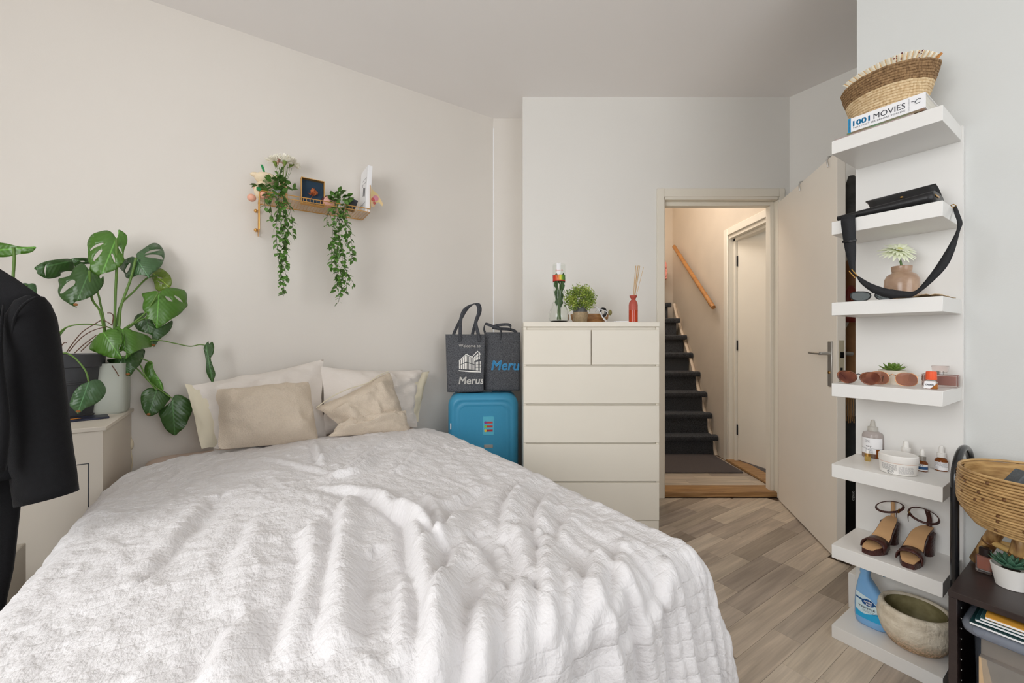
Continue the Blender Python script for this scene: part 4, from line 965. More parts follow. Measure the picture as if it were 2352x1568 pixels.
# white book standing on edge
wk = thing('white_book', 'tall white slipcase book standing at the end of the wire shelf', 'book', spot(836, .115, .004), ROT_U)
M_ = Matrix.Rotation(radians(3.5), 4, 'Y'); mb = MB(); mb.box(-.014, .014, -.085, .085, .0, .285, b=.001, M_=M_); part('cover', mb, m_paper, wk)
mb = MB()
for y0, y1, z0, z1 in ((-.02, -.002, .11, .165), (-.05, -.032, .10, .155), (-.062, -.059, .18, .21), (-.07, .03, .212, .2135), (-.07, .0, .185, .1865), (-.07, .05, .06, .0615), (-.06, .05, .05, .0515), (.02, .028, .175, .195)): mb.box(-.0148, -.0141, y0, y1, z0, z1, M_=M_)
part('cover_print', mb, mat('grey_print', (96, 96, 100), .7), wk)
# pastel pouch hanging at the shelf end
pc = thing('pastel_pouch', 'pink and yellow translucent pouch hooked on the shelf end', 'pouch', S(866, 450, .13), ROT_U)
def PX(px, py, n=.13): return localize(pc, S(px, py, n))
out_ = [(852, 424), (856, 436), (868, 446), (880, 468), (878, 474), (870, 464), (862, 468), (860, 476), (853, 474), (850, 450)]
mb = MB(); f1 = [PX(a_, b_, .135) for a_, b_ in out_]; f2 = [PX(a_, b_, .115) for a_, b_ in out_]; mb.loft([[tuple(p) for p in f1], [tuple(p) for p in f2]])
part('pouch', mb, mat('pastel_film', (240, 206, 170), .3, c2=(238, 220, 150), vscale=22), pc)
for (cx_, cy_, r_, cc) in ((863, 455, .018, (236, 160, 180)), (857, 458, .012, (222, 100, 90)), (860, 466, .009, (216, 110, 110))):
    c_ = PX(cx_, cy_, .137); mb = MB(); mb.ell(c_, (r_, .003, r_), 12, 6); part('print', mb, mat('pouch_print', cc, .4), pc)
# plush animal and flower vase at the left end
pa = thing('plush_bear', 'cream plush toy with pink feet sitting behind the left trailing plant', 'toy', spot(612, .12, .004), ROT_U)
m_cr = mat('cream_plush', (236, 218, 188), .95, bump=.5, bscale=200); m_or = mat('peach_plush', (236, 176, 152), .95, bump=.5, bscale=200)
def QP(px, py, n): return localize(pa, S(px, py, n))
for nm, px, py, r_, m_ in (('body', 608, 440, (.052, .045, .06), m_cr), ('head', 610, 410, (.055, .042, .034), m_cr), ('ear', 587, 401, (.026, .014, .014), m_cr), ('ear', 640, 408, (.024, .014, .013), m_cr), ('arm', 589, 430, (.016, .016, .02), m_or)):
    mb = MB(); mb.ell(QP(px, py, .12), r_, 16, 10); part(nm, mb, m_, pa)
for px in (578, 604):
    mb = MB(); mb.ell(QP(px, 454 if px < 590 else 448, .19), (.021, .022, .020), 14, 9); part('foot', mb, m_or, pa)
m_tag = mat('green_tag', (28, 138, 74), .5)
mb = MB(); a_ = QP(601, 378, .11); b_ = QP(607, 396, .11)
mb.add([a_+Vector((-.006, 0, 0)), a_+Vector((.006, 0, .001)), b_+Vector((.006, 0, 0)), b_+Vector((-.006, 0, 0))], [(0, 1, 2, 3)]); c_ = QP(595, 434, .19)
mb.box(c_.x-.012, c_.x+.01, c_.y-.002, c_.y, c_.z-.008, c_.z+.01); part('tag', mb, m_tag, pa)
fv = thing('flower_vase', 'slim vase of white carnations and brown berries on the wire shelf', 'vase', spot(650, .10, .004), ROT_U)
mb = MB(); mb.lathe([(.022, 0), (.026, .03), (.02, .09), (.015, .115), (.018, .125)], 18); part('vase', mb, mat('peach_glass', (226, 190, 150), .25), fv)
m_pet = mat('carnation_petal', (250, 247, 236), .8, var=.04, vscale=60); m_cal = mat('calyx', (110, 132, 54), .6)
def FP(px, py, n=.10): return localize(fv, S(px, py, n))
rnd = random.Random(14)
for px, py, n_, tilt, sc1 in ((632, 362, .10, -.25, 1), (654, 361, .13, .1, 1.05), (670, 366, .09, .55, .9)):
    c_ = FP(px, py, n_); base = c_+Vector((0, 0, -.028)); mb = MB(); 
    for i in range(150):
        a_ = rnd.random()*2*pi; el = rnd.uniform(.25, 1.5); ln = rnd.uniform(.030, .058)*sc1
        d_ = Vector((cos(a_)*cos(el), sin(a_)*cos(el), sin(el)*.75)); d_ = Euler((0, tilt, 0)).to_matrix() @ d_; sd = d_.cross(Vector((0, 0, 1)))
        sd = sd.normalized()*.0038 if sd.length > 1e-5 else Vector((.008, 0, 0)); o_ = base+d_*.008; e1 = base+d_*ln
        mb.add([o_, e1-sd*1.2, e1+Vector((0, 0, .004)), e1+sd*1.2], [(0, 1, 2), (0, 2, 3)])
    fo = part('flower', mb, m_pet, fv, False)
    mb = MB(); ax = Euler((0, tilt, 0)).to_matrix(); R = []
    for r_, z_ in ((.003, -.026), (.008, -.014), (.010, -.004), (.013, .006), (.004, .008)): R.append([tuple(base+ax @ Vector((r_*cos(k*pi/5), r_*sin(k*pi/5), z_))) for k in range(10)])
    mb.loft(R); mb.tube([base+ax @ Vector((0, 0, -.024)), (base*.5+Vector((0, 0, .09))), Vector((0, 0, .06))], .0018, 6); part('calyx', mb, m_cal, fv)
mb = MB()
for i in range(34): c_ = FP(647+rnd.uniform(-11, 12), 371+rnd.uniform(-7, 9), .12+rnd.uniform(-.015, .015)); mb.ell(c_, (.0042, .0042, .0045), 7, 5)
part('berry', mb, mat('brown_berry', (150, 104, 84), .5, c2=(214, 176, 160), vscale=60), fv)['kind'] = 'stuff'
mb = MB()
for i in range(9): mb.tube([Vector((0, 0, .08)), FP(636+i*4, 395, .11), FP(630+i*5, 378+(i % 3)*4, .11)], .001, 5)
part('stem', mb, m_stem, fv)
# trailing plants: strands carrying pairs of pointed leaves
m_tl = mat('trailing_leaf', (104, 146, 66), .45, c2=(66, 108, 44), vscale=9); m_vine = mat('vine_stem', (92, 96, 70), .6)
mbl = MB(); n_ = 6; vs = []; fs = []
for i in range(n_+1):
    t_ = i/n_; w_ = .42*sin(pi*min(1, t_*1.02+.02))**.8*(1-.35*t_); zc = .12*sin(pi*t_)-.1*t_*t_
    vs += [(-w_, t_, zc-.10*w_), (0, t_, zc-.0-.16*w_), (w_, t_, zc-.10*w_)]
for i in range(n_):
    for j in (0, 1): k_ = i*3+j; fs.append((k_, k_+1, k_+4, k_+3))
mbl.add(vs, fs); leaf_me = mbl.mesh('leaf', m_tl, True)
def trailing(name, label, px0, strands, crown, seed, nb_=.2):
    root = thing(name, label, 'plant', spot(px0, .13, .004), ROT_U); rnd = random.Random(seed)
    cnt = 0
    def add_leaf(p, dir_, size):
        nonlocal cnt
        o = bpy.data.objects.new('leaf', leaf_me); COL.objects.link(o); o.parent = root; o.location = p
        q = Vector(dir_).to_track_quat('Y', 'Z'); o.rotation_mode = 'QUATERNION'; o.rotation_quaternion = q @ Euler((rnd.uniform(-.4, .4), rnd.uniform(-.7, .7), 0)).to_quaternion(); o.scale = (size, size, size); cnt += 1
    for st__ in strands:
        P = spline([localize(root, S(x_, y_, n_)) for x_, y_, n_ in st__], 8); mb = MB(); mb.tube(P, .0011, 5); part('vine', mb, m_vine, root)
        L_ = 0; nxt = .012
        for i in range(1, len(P)):
            L_ += (P[i]-P[i-1]).length
            while L_ > nxt:
                t_ = (P[i]-P[i-1]).normalized(); s_ = rnd.uniform(.026, .037); a_ = rnd.uniform(0, 2*pi); sd = Vector((cos(a_), .55*sin(a_)-.25, 0)); nxt += rnd.uniform(.009, .015)
                add_leaf(P[i], sd+t_*.9+Vector((0, 0, .1)), s_)
    for i in range(crown[4]):
        cx_, cy_, rw, rh, _ = crown; a_ = rnd.random()*2*pi; r = sqrt(rnd.random()); px = cx_+rw*r*cos(a_); py = cy_+rh*r*sin(a_)
        p = localize(root, S(px, py, rnd.uniform(.12, .22))); d_ = Vector((cos(a_)*.8+rnd.uniform(-.5, .5), -.5+rnd.uniform(-.4, .4), rnd.uniform(-.5, .7))); add_leaf(p, d_, rnd.uniform(.028, .042))
    mb = MB(); mb.lathe([(.03, 0), (.036, .05), (.034, .05)], 18); part('pot', mb, m_paper, root)
    return root
trailing('trailing_plant', 'artificial trailing plant at the flower end of the wire shelf', 636,
 [[(640, 440, .2), (640, 470, .23), (634, 520, .22), (640, 600, .2), (651, 650, .19), (651, 680, .18)], [(650, 445, .2), (655, 480, .23), (660, 540, .22), (650, 600, .2), (660, 640, .2)],
  [(645, 450, .2), (652, 500, .23), (655, 560, .22), (646, 620, .2), (645, 655, .19)], [(630, 440, .2), (622, 470, .23), (624, 505, .23)], [(612, 440, .2), (608, 460, .23), (610, 480, .23)], [(648, 450, .2), (665, 475, .23), (672, 520, .22), (672, 545, .22)],
  [(640, 450, .2), (645, 520, .22), (655, 570, .21), (660, 610, .2)], [(655, 430, .2), (668, 435, .21), (680, 433, .21)], [(620, 425, .2), (600, 425, .2), (580, 425, .2)], [(640, 425, .2), (640, 405, .18), (646, 392, .17)]], (632, 430, 30, 24, 95), 21)
trailing('trailing_plant', 'artificial trailing plant hanging from the wire shelf beside the white book', 781,
 [[(775, 470, .2), (768, 500, .23), (762, 560, .22), (762, 610, .2), (768, 620, .2)], [(785, 470, .2), (785, 520, .23), (786, 600, .2), (784, 660, .19), (777, 694, .18)], [(790, 470, .2), (798, 510, .23), (808, 560, .22), (810, 590, .21)],
  [(782, 470, .2), (778, 540, .23), (772, 600, .21), (780, 650, .2)], [(786, 560, .22), (795, 620, .21), (806, 640, .2), (814, 655, .2)], [(788, 475, .2), (795, 530, .23), (802, 575, .22), (812, 600, .2)], [(778, 480, .2), (772, 520, .23), (768, 570, .22), (775, 640, .2), (790, 668, .2)],
  [(765, 475, .2), (752, 495, .22), (750, 520, .22)], [(784, 620, .2), (775, 655, .2), (770, 670, .2)], [(786, 600, .2), (795, 650, .2), (795, 675, .2)]], (782, 458, 24, 20, 60), 23)
# ================================================================== MONSTERA ON THE CABINET
CHZ = .795
def leaf_mat(name, c, c2):
    m = bpy.data.materials.new(name); m.use_nodes = True; t = m.node_tree; b = t.nodes['Principled BSDF']; L = t.links.new
    uv = nd(t, 'ShaderNodeUVMap'); sp = nd(t, 'ShaderNodeSeparateXYZ'); L(uv.outputs[0], sp.inputs[0])
    ab = nd(t, 'ShaderNodeMath', operation='ABSOLUTE'); L(sp.outputs[1], ab.inputs[0])
    rib = nd(t, 'ShaderNodeMapRange'); rib.inputs[1].default_value = .008; rib.inputs[2].default_value = .022; rib.inputs[3].default_value = 1; rib.inputs[4].default_value = 0; L(ab.outputs[0], rib.inputs[0])
    m1 = nd(t, 'ShaderNodeMath', operation='MULTIPLY'); m1.inputs[1].default_value = -.9; L(ab.outputs[0], m1.inputs[0])
    a1 = nd(t, 'ShaderNodeMath', operation='ADD'); L(sp.outputs[0], a1.inputs[0]); L(m1.outputs[0], a1.inputs[1])
    m2 = nd(t, 'ShaderNodeMath', operation='MULTIPLY'); m2.inputs[1].default_value = 52; L(a1.outputs[0], m2.inputs[0]); s1 = nd(t, 'ShaderNodeMath', operation='SINE'); L(m2.outputs[0], s1.inputs[0])
    v = nd(t, 'ShaderNodeMapRange'); v.inputs[1].default_value = .93; v.inputs[2].default_value = 1; v.inputs[3].default_value = 0; v.inputs[4].default_value = .14; L(s1.outputs[0], v.inputs[0])
    mx = nd(t, 'ShaderNodeMath', operation='MAXIMUM'); L(v.outputs[0], mx.inputs[0]); L(rib.outputs[0], mx.inputs[1])
    n = nd(t, 'ShaderNodeTexNoise'); n.inputs['Scale'].default_value = 9; tc = nd(t, 'ShaderNodeTexCoord'); L(tc.outputs['Object'], n.inputs[0])
    m0 = nd(t, 'ShaderNodeMix', data_type='RGBA'); m0.inputs[6].default_value = lin(c); m0.inputs[7].default_value = lin(c2); L(n.outputs[0], m0.inputs[0])
    mi = nd(t, 'ShaderNodeMix', data_type='RGBA'); L(m0.outputs[2], mi.inputs[6]); mi.inputs[7].default_value = lin(tuple(min(255, x*1.35+22) for x in c)); L(mx.outputs[0], mi.inputs[0]); L(mi.outputs[2], b.inputs['Base Color'])
    b.inputs['Roughness'].default_value = .33; b.inputs['Coat Weight'].default_value = .1
    bp = nd(t, 'ShaderNodeBump'); bp.inputs['Strength'].default_value = .12; bp.inputs['Distance'].default_value = .002; L(s1.outputs[0], bp.inputs['Height']); L(bp.outputs[0], b.inputs['Normal'])
    return m
LM = {'d': leaf_mat('leaf_dark', (42, 74, 34), (56, 90, 36)), 'm': leaf_mat('leaf_mid', (64, 108, 34), (80, 122, 36)), 'y': leaf_mat('leaf_yellow', (120, 140, 44), (96, 126, 44)), 'g': leaf_mat('leaf_grey', (58, 92, 58), (70, 104, 62))}
m_tip = mat('dry_tip', (140, 92, 48), .8)
def zp(x, y): return (x/2.8, y/2.8+480)
def mleaf(root, outline, holes, base, tip, n0, k='m', slope=0.0, cup=.012, dry=False):
    bm = bmesh.new(); cl = []
    def loop(pts, smooth=3):
        P = spline([Vector((p[0], p[1], 0)) for p in pts], smooth, closed=True); vs = [bm.verts.new(p) for p in P]
        for i in range(len(vs)): cl.append(bm.edges.new((vs[i-1], vs[i])))
    loop([zp(*p) for p in outline])
    for h in holes: loop([zp(*p) for p in h])
    bmesh.ops.triangle_fill(bm, edges=cl, use_beauty=True, use_dissolve=False)
    xs = [v.co.x for v in bm.verts]; ys_ = [v.co.y for v in bm.verts]; st = 9
    x_ = min(xs)+st
    while x_ < max(xs): bmesh.ops.bisect_plane(bm, geom=bm.verts[:]+bm.edges[:]+bm.faces[:], plane_co=(x_, 0, 0), plane_no=(1, 0, 0)); x_ += st
    y_ = min(ys_)+st
    while y_ < max(ys_): bmesh.ops.bisect_plane(bm, geom=bm.verts[:]+bm.edges[:]+bm.faces[:], plane_co=(0, y_, 0), plane_no=(0, 1, 0)); y_ += st
    B_ = Vector(zp(*base)); T_ = Vector(zp(*tip)); ax = T_-B_; L_ = ax.length; ax /= L_; pr = Vector((-ax.y, ax.x))
    uvs = {}; pos = {}
    for v in bm.verts:
        q = Vector((v.co.x, v.co.y))-B_; al = q.dot(ax)/L_; la = q.dot(pr)/L_; uvs[v.index] = (al, la)
    bm.verts.index_update(); bm.verts.ensure_lookup_table()
    UV = []
    for v in bm.verts:
        q = Vector((v.co.x, v.co.y))-B_; al = q.dot(ax)/L_; la = q.dot(pr)/L_; UV.append((al, la))
        n_ = n0+slope*(al-.5)-cup*4*(la*la)+cup*1.2*abs(la)**.5*.3+.004*sin(al*17)*abs(la)*2-cup*(al-.4)**2*2
        v.co = localize(root, hitn(v.co.x, v.co.y, max(n_, .012)))
    bmesh.ops.recalc_face_normals(bm, faces=bm.faces)
    me = bpy.data.meshes.new('leaf'); bm.to_mesh(me); uvl = me.uv_layers.new(name='UVMap'); bm.free()
    for l in me.loops: uvl.data[l.index].uv = UV[l.vertex_index]
    me.materials.append(LM[k]); me.polygons.foreach_set('use_smooth', [True]*len(me.polygons))
    o = link('leaf', me, root); s = o.modifiers.new('s', 'SOLIDIFY'); s.thickness = .0009; s.offset = 0
    if dry:
        d_ = zp(*tip); mb = MB(); c_ = localize(root, hitn(d_[0]-ax.x*4, d_[1]-ax.y*4, n0+slope*.5-cup*.7+.003)); mb.ell(c_, (.008, .002, .006), 10, 6); part('dry_tip', mb, m_tip, o, True)
    return o
mo = thing('potted_monstera', 'large split-leaf monstera in a dark grey pot on the cabinet', 'plant', hitn(165, 777, .16)*1.0, ROT_U); mo.location.z = CHZ
P_ = MB(); P_.lathe([(.075, 0), (.084, .012), (.078, .014), (.080, .03), (.098, .20), (.100, .222), (.106, .224), (.110, .278), (.104, .28), (.1, .262), (.097, .255)], 36)
m_pot = mat('grey_plastic', (58, 59, 62), .45); part('pot', P_, m_pot, mo)
mb = MB()
for z_ in (.150, .158, .166): mb.tube([((.0935+.0001*z_)*cos(t_), (.0935)*sin(t_), z_) for t_ in [k*pi/18 for k in range(36)]], .0018, 5, closed=True)
part('pot_groove', mb, m_pot, mo)
mb = MB(); mb.lathe([(.10, .254), (.03, .262), (.0, .262)], 24); part('soil', mb, mat('soil', (70, 54, 42), .95, bump=1, bscale=120), mo)
m_pet2 = mat('petiole', (94, 128, 54), .45); m_root = mat('aerial_root', (104, 74, 58), .7)
def petiole(pts, r=.0035, m_=m_pet2, nm='petiole'):
    P = spline([localize(mo, hitn(zp(x_, y_)[0], zp(x_, y_)[1], n_)) for x_, y_, n_ in pts], 6); mb = MB(); mb.tube(P, r, 8); part(nm, mb, m_, mo, True)
petiole([(748, 190, .20), (750, 370, .185), (742, 560, .17), (735, 760, .16), (715, 930, .16)], .005)
petiole([(875, 312, .17), (840, 450, .165), (800, 560, .16), (775, 640, .16), (765, 760, .16), (730, 930, .16)], .005)
petiole([(1020, 425, .08), (945, 445, .09), (860, 530, .11), (775, 620, .14), (745, 760, .15), (700, 930, .16)], .0038)
petiole([(575, 395, .25), (590, 570, .21), (640, 650, .19), (662, 740, .18), (668, 800, .17), (640, 930, .16)], .0045)
petiole([(520, 350, .12), (620, 520, .14), (648, 620, .15), (672, 740, .16), (680, 930, .16)], .004)
petiole([(1020, 535, .17), (940, 660, .16), (860, 730, .15), (800, 775, .155), (700, 930, .16)], .004)
petiole([(930, 700, .12), (860, 740, .13), (800, 790, .14), (690, 930, .16)], .004)
petiole([(345, 900, .14), (380, 800, .16), (450, 752, .18), (560, 740, .18), (670, 752, .17), (720, 770, .17)], .003)
petiole([(1318, 875, .10), (1280, 872, .10), (1220, 882, .10), (1120, 862, .11), (1030, 845, .12), (930, 850, .13), (760, 920, .15)], .0026)
petiole([(380, 930, .26), (430, 927, .30), (490, 965, .33), (550, 1040, .35), (570, 1110, .36)], .0032)
petiole([(980, 990, .11), (910, 962, .12), (800, 950, .13), (650, 940, .15)], .003)
petiole([(1005, 1165, .13), (940, 1080, .13), (890, 990, .13), (800, 960, .14)], .003)
petiole([(1105, 1215, .12), (1040, 1170, .12), (960, 1110, .12), (875, 1020, .13), (780, 960, .14)], .003)
for pts in ([(425, 925, .2), (470, 860, .2), (530, 790, .19), (600, 745, .19), (660, 715, .18), (720, 745, .18)], [(440, 920, .2), (520, 830, .2), (600, 780, .19), (690, 755, .18)], [(690, 668, .17), (715, 670, .17), (728, 690, .17), (720, 750, .17)], [(385, 915, .24), (395, 880, .24), (415, 858, .24), (428, 860, .24)],
    [(480, 925, .2), (540, 870, .2), (620, 810, .19)], [(520, 915, .2), (590, 850, .19), (640, 820, .18)], [(720, 1005, .2), (745, 1040, .2), (765, 1075, .2)]): petiole(pts, .0019, m_root, 'aerial_root')
mleaf(mo, [(565,265),(562,215),(590,165),(640,145),(690,137),(725,155),(748,187),(760,165),(762,133),(790,145),(815,170),(818,215),(800,262),(795,305),(800,330),(770,370),(720,400),(660,415),(640,430),(645,450),(625,435),(595,415),(575,390),(580,355),(565,330)],
 [[(580,262),(602,238),(640,219),(668,220),(640,236),(605,252),(585,268)],[(600,318),(614,288),(645,260),(658,266),(642,295),(617,322),(604,336)],[(722,285),(736,312),(742,342),(734,338),(722,312),(715,292)],[(764,240),(776,254),(786,286),(776,274),(762,250)]], (748, 188), (642, 448), .20, 'm', .04, .03)
mleaf(mo, [(470,385),(510,352),(545,357),(575,395),(620,420),(645,448),(664,430),(666,480),(645,515),(615,545),(560,575),(510,590),(482,598),(482,622),(496,635),(465,622),(430,600),(400,580),(378,550),(373,520),(380,490),(376,450),(410,440),(452,425)], [[(385,540),(400,508),(430,473),(465,455),(485,465),(475,490),(440,512),(405,540)]], (575, 400), (482, 625), .25, 'd', .05, .03, True)
mleaf(mo, [(220,380),(250,355),(300,335),(380,322),(450,320),(475,345),(473,395),(430,398),(392,410),(387,430),(340,445),(292,445),(240,415),(236,395)], [[(299,356),(293,395),(293,430),(286,400),(289,370)]], (470, 330), (225, 385), .16, 'd', .10, .04)
mleaf(mo, [(455,320),(550,312),(595,330),(590,350),(540,355),(505,358),(488,390),(475,350)], [[(512,334),(535,332),(546,338),(525,340)]], (470, 325), (595, 345), .13, 'd', -.05, .03)
mleaf(mo, [(750,340),(800,325),(850,305),(875,314),(880,285),(915,260),(950,235),(985,218),(1020,225),(1050,260),(1058,300),(1050,340),(1030,375),(990,405),(965,425),(960,445),(940,430),(900,422),(870,430),(840,447),(810,440),(800,410),(770,380)],
 [[(928,290),(960,268),(1000,259),(1040,262),(1000,271),(950,285)],[(930,300),(980,291),(1030,298),(1050,318),(1045,326),(1000,316),(950,310)],[(805,395),(818,365),(838,345),(835,375),(815,410)]], (875, 316), (958, 440), .17, 'g', .04, .02)
mleaf(mo, [(975,425),(1020,380),(1060,395),(1095,430),(1105,470),(1095,500),(1060,515),(1020,530),(1000,510),(990,470)], [[(1012,460),(1050,478),(1060,484),(1030,476)],[(1010,435),(1040,440),(1050,446),(1025,446)]], (1000, 425), (1090, 500), .07, 'y', .03, .015)
mleaf(mo, [(860,720),(875,685),(910,668),(945,672),(925,705),(975,712),(1005,762),(1050,748),(1108,715),(1105,760),(1075,800),(1035,830),(1010,860),(990,888),(980,850),(975,810),(930,795),(890,780),(868,755)], [], (935, 690), (990, 885), .11, 'd', .03, .02, True)
mleaf(mo, [(912,545),(950,535),(1000,525),(1025,537),(1045,520),(1090,505),(1150,512),(1190,525),(1203,560),(1200,595),(1207,620),(1180,650),(1150,680),(1100,710),(1050,745),(1010,768),(995,740),(970,710),(928,705),(940,690),(945,670),(920,650),(918,615),(925,580)], [[(1060,560),(1090,570),(1110,595),(1080,585)],[(1120,555),(1150,568),(1175,600),(1140,580)]], (1022, 535), (1008, 765), .17, 'm', .05, .03)
mleaf(mo, [(690,968),(740,962),(790,955),(810,960),(850,930),(900,903),(932,905),(925,950),(900,1000),(870,1030),(840,1070),(810,1070),(775,1050),(730,1020),(705,990)], [], (790, 930), (825, 1072), .16, 'd', .03, .02, True)
mleaf(mo, [(735,770),(760,752),(785,772),(810,758),(850,780),(900,795),(960,820),(980,855),(975,885),(950,890),(900,905),(850,930),(810,965),(800,960),(812,925),(790,910),(765,905),(785,860),(785,810)], [], (790, 785), (815, 960), .22, 'm', .04, .03)
mleaf(mo, [(573,890),(600,840),(640,800),(675,790),(690,775),(740,770),(775,785),(788,815),(785,860),(765,900),(785,962),(740,960),(690,950),(640,930),(590,910)], [], (680, 815), (780, 960), .25, 'm', .03, .025)
mleaf(mo, [(928,1040),(935,1000),(960,975),(980,985),(985,1020),(1010,1070),(1045,1120),(1052,1160),(1040,1170),(1000,1150),(960,1115),(935,1080)], [], (975, 985), (1048, 1165), .11, 'm', .02, .02)
mleaf(mo, [(1020,1310),(1060,1270),(1098,1240),(1120,1200),(1160,1195),(1210,1220),(1240,1250),(1235,1300),(1213,1350),(1190,1400),(1150,1435),(1125,1455),(1080,1430),(1050,1390),(1030,1340)], [], (1108, 1215), (1125, 1452), .12, 'd', .02, .02)
mleaf(mo, [(905,1210),(915,1180),(945,1155),(980,1148),(1005,1162),(1040,1165),(1070,1180),(1098,1210),(1070,1250),(1040,1290),(1000,1320),(955,1332),(925,1300),(908,1250)], [], (1008, 1165), (952, 1330), .14, 'd', .03, .02, True)
mleaf(mo, [(448,1260),(460,1210),(480,1170),(520,1130),(565,1112),(610,1095),(650,1105),(678,1145),(678,1185),(655,1220),(610,1255),(550,1280),(505,1315),(480,1295)], [], (570, 1115), (500, 1310), .36, 'g', .02, .02, True)
mleaf(mo, [(1315,920),(1310,890),(1338,850),(1345,866),(1365,852),(1378,885),(1372,930),(1355,960),(1370,1010),(1386,1060),(1375,1100),(1375,1145),(1365,1120),(1335,1070),(1325,1030),(1325,980)], [], (1325, 875), (1372, 1140), .10, 'd', .02, .03)
mleaf(mo, [(330,880),(350,830),(390,790),(425,768),(400,800),(370,850),(347,915)], [], (425, 770), (340, 905), .15, 'm', .02, .01)
# second plant behind the blazer
m2 = thing('potted_monstera', 'second monstera, mostly hidden behind the blazer shoulder', 'plant', un(-2.56, .26, 0), ROT_U)
_mo = mo; mo = m2
mleaf(m2, [(-70,240),(-40,215),(0,215),(60,225),(120,240),(180,243),(232,243),(215,270),(180,284),(120,290),(60,305),(0,309),(-50,295)], [], (-65, 268), (230, 245), .22, 'm', .03, .02)
mleaf(m2, [(110,500),(125,485),(160,475),(185,480),(210,477),(232,490),(235,555),(225,590),(200,560),(160,530)], [], (120, 500), (232, 570), .20, 'g', .0, .02)
petiole([(85, 245, .225), (92, 300, .22), (88, 380, .22), (84, 470, .22), (80, 900, .24), (70, 1600, .26)], .005)
petiole([(170, 490, .20), (120, 560, .22), (95, 900, .24), (80, 1600, .26)], .004)
mo = _mo
mb = MB(); mb.lathe([(.09, 0), (.12, .22), (.125, .25), (.112, .25), (.10, .22)], 30); part('pot', mb, m_pot, m2)
mb = MB(); mb.lathe([(.108, .215), (.0, .225)], 20); part('soil', mb, mat('soil', (70, 54, 42), .95), m2)
# frosted glass container
gv = thing('glass_container', 'frosted pale green glass container behind the monstera pot', 'vase', hitn(246, 777, .115), ROT_U); gv.location.z = CHZ
m_fr = mat('frosted_glass', (206, 210, 200), .5, trans=.35, ior=1.2)
mb = MB(); mb.lathe([(.066, 0), (.074, .01), (.076, .06), (.076, .235), (.070, .235), (.070, .012)], 40, p=5, sy=.95); part('container', mb, m_fr, gv)
# ================================================================== TALL SHELF UNIT
su = thing('shelf_unit', 'tall white wall unit with seven floating shelves on a back panel', 'shelf', vm(0, 0, 0), ROT_V)
# local: x = v (towards the camera), y = -m (towards the wall)
mb = MB(); mb.box(-.004, .304, -.022, -.001, .004, 1.905, b=.001); part('back_panel', mb, m_white, su)
ZSH = [1.90-.3088*k for k in range(7)]
for k, z in enumerate(ZSH):
    mb = MB(); mb.box(0, .30, -.28, -.022, z-.05 if k < 6 else .0, z, b=.0012); part('shelf', mb, m_white, su)
def onshelf(k, v, m): return vm(v, m, ZSH[k])
def at(k, px, m=None, py=None):
    """place on shelf k from a pixel column and a distance m from the wall (or from the pixel row of its base)"""
    if py is not None: return hitz(px, py, ZSH[k])
    p = hitm(px, 777, m); p.z = ZSH[k]; return p
FACE = lambda p: atan2(-p.y, -p.x)+pi/2   # a front that looks at the middle of the room
# ---- shelf 1: magazines, film book, seagrass basket with a fan
z = ZSH[0]
m_mag = mat('mauve_cover', (172, 156, 152), .5, var=.1, vscale=20)
mg = thing('magazine', 'thin mauve magazine at the bottom of the stack on top', 'magazine', vm(.12, .17, z), ROT_V)
mb = MB(); mb.box(-.112, .11, -.105, .09, 0, .006, b=.0008); part('cover', mb, m_mag, mg)
m_mg2 = mat('collage_cover', (150, 96, 82), .5, c2=(96, 130, 96), vscale=16)
mg = thing('magazine', 'magazine with a multicoloured spine lying under the white film book', 'magazine', vm(.15, .18, z+.006), ROT_V)
mb = MB(); mb.box(-.105, .105, -.092, .09, 0, .008, b=.0008); part('cover', mb, m_mg2, mg)
bk = thing('book', 'thick white film book, 1001 MOVIES in blue and black on its spine', 'book', vm(.153, .18, z+.0145), ROT_V)
mb = MB(); mb.box(-.105, .105, -.090, -.087, 0, .052, b=.0008); mb.box(-.105, .105, -.087, .075, 0, .002); mb.box(-.105, .105, -.087, .075, .050, .052); part('cover', mb, mat('book_white', (240, 240, 242), .35), bk)
mb = MB(); mb.box(-.1045, .102, -.087, .072, .002, .050); part('pages', mb, mat('pages', (214, 210, 200), .8, stretch=(1, 1, 300), var=.08, vscale=1), bk)
m_cy = mat('cyan_print', (30, 140, 190), .5)
mb = MB(); mb.box(-.1052, -.096, -.0906, -.0899, .0, .052); part('spine_block', mb, m_cy, bk)
sf = lambda x, z_: (x, -.0907, z_)
mb = MB(); put_text(mb, '1001', -.090, -.040, .020, .019, sf, bold=.035); part('lettering', mb, m_cy, bk)
mb = MB(); put_text(mb, 'MOVIES', -.030, .055, .020, .020, sf); part('lettering', mb, m_print, bk)
mb = MB(); put_text(mb, 'YOU MUST SEE BEFORE YOU DIE', -.090, .055, .009, .006, sf); put_text(mb, 'REVISED EDITION', 0, .044, 0, .0032, lambda x, q: (-.0985-q, -.0908, .004+x)); part('lettering', mb, m_print, bk)
mb = MB(); put_text(mb, 'STEVEN SCHNEIDER', 0, .042, 0, .004, lambda x, q: (.066-q, -.0907, .005+x)); part('lettering', mb, mat('pale_print', (170, 172, 176)), bk)
mb = MB(); mb.tube([(.094, -.0906, .034), (.088, -.0906, .037), (.081, -.0906, .033), (.079, -.0906, .027), (.084, -.0906, .022), (.092, -.0906, .024)], .0016, 6, flat=.5); mb.tube([(.081, -.0906, .032), (.073, -.0906, .033), (.07, -.0906, .034)], .001, 5); part('emblem', mb, m_print, bk)
bs = thing('seagrass_basket', 'oval woven basket, brown above and straw below, on the film book', 'basket', vm(.135, .165, z+.067), ROT_V)
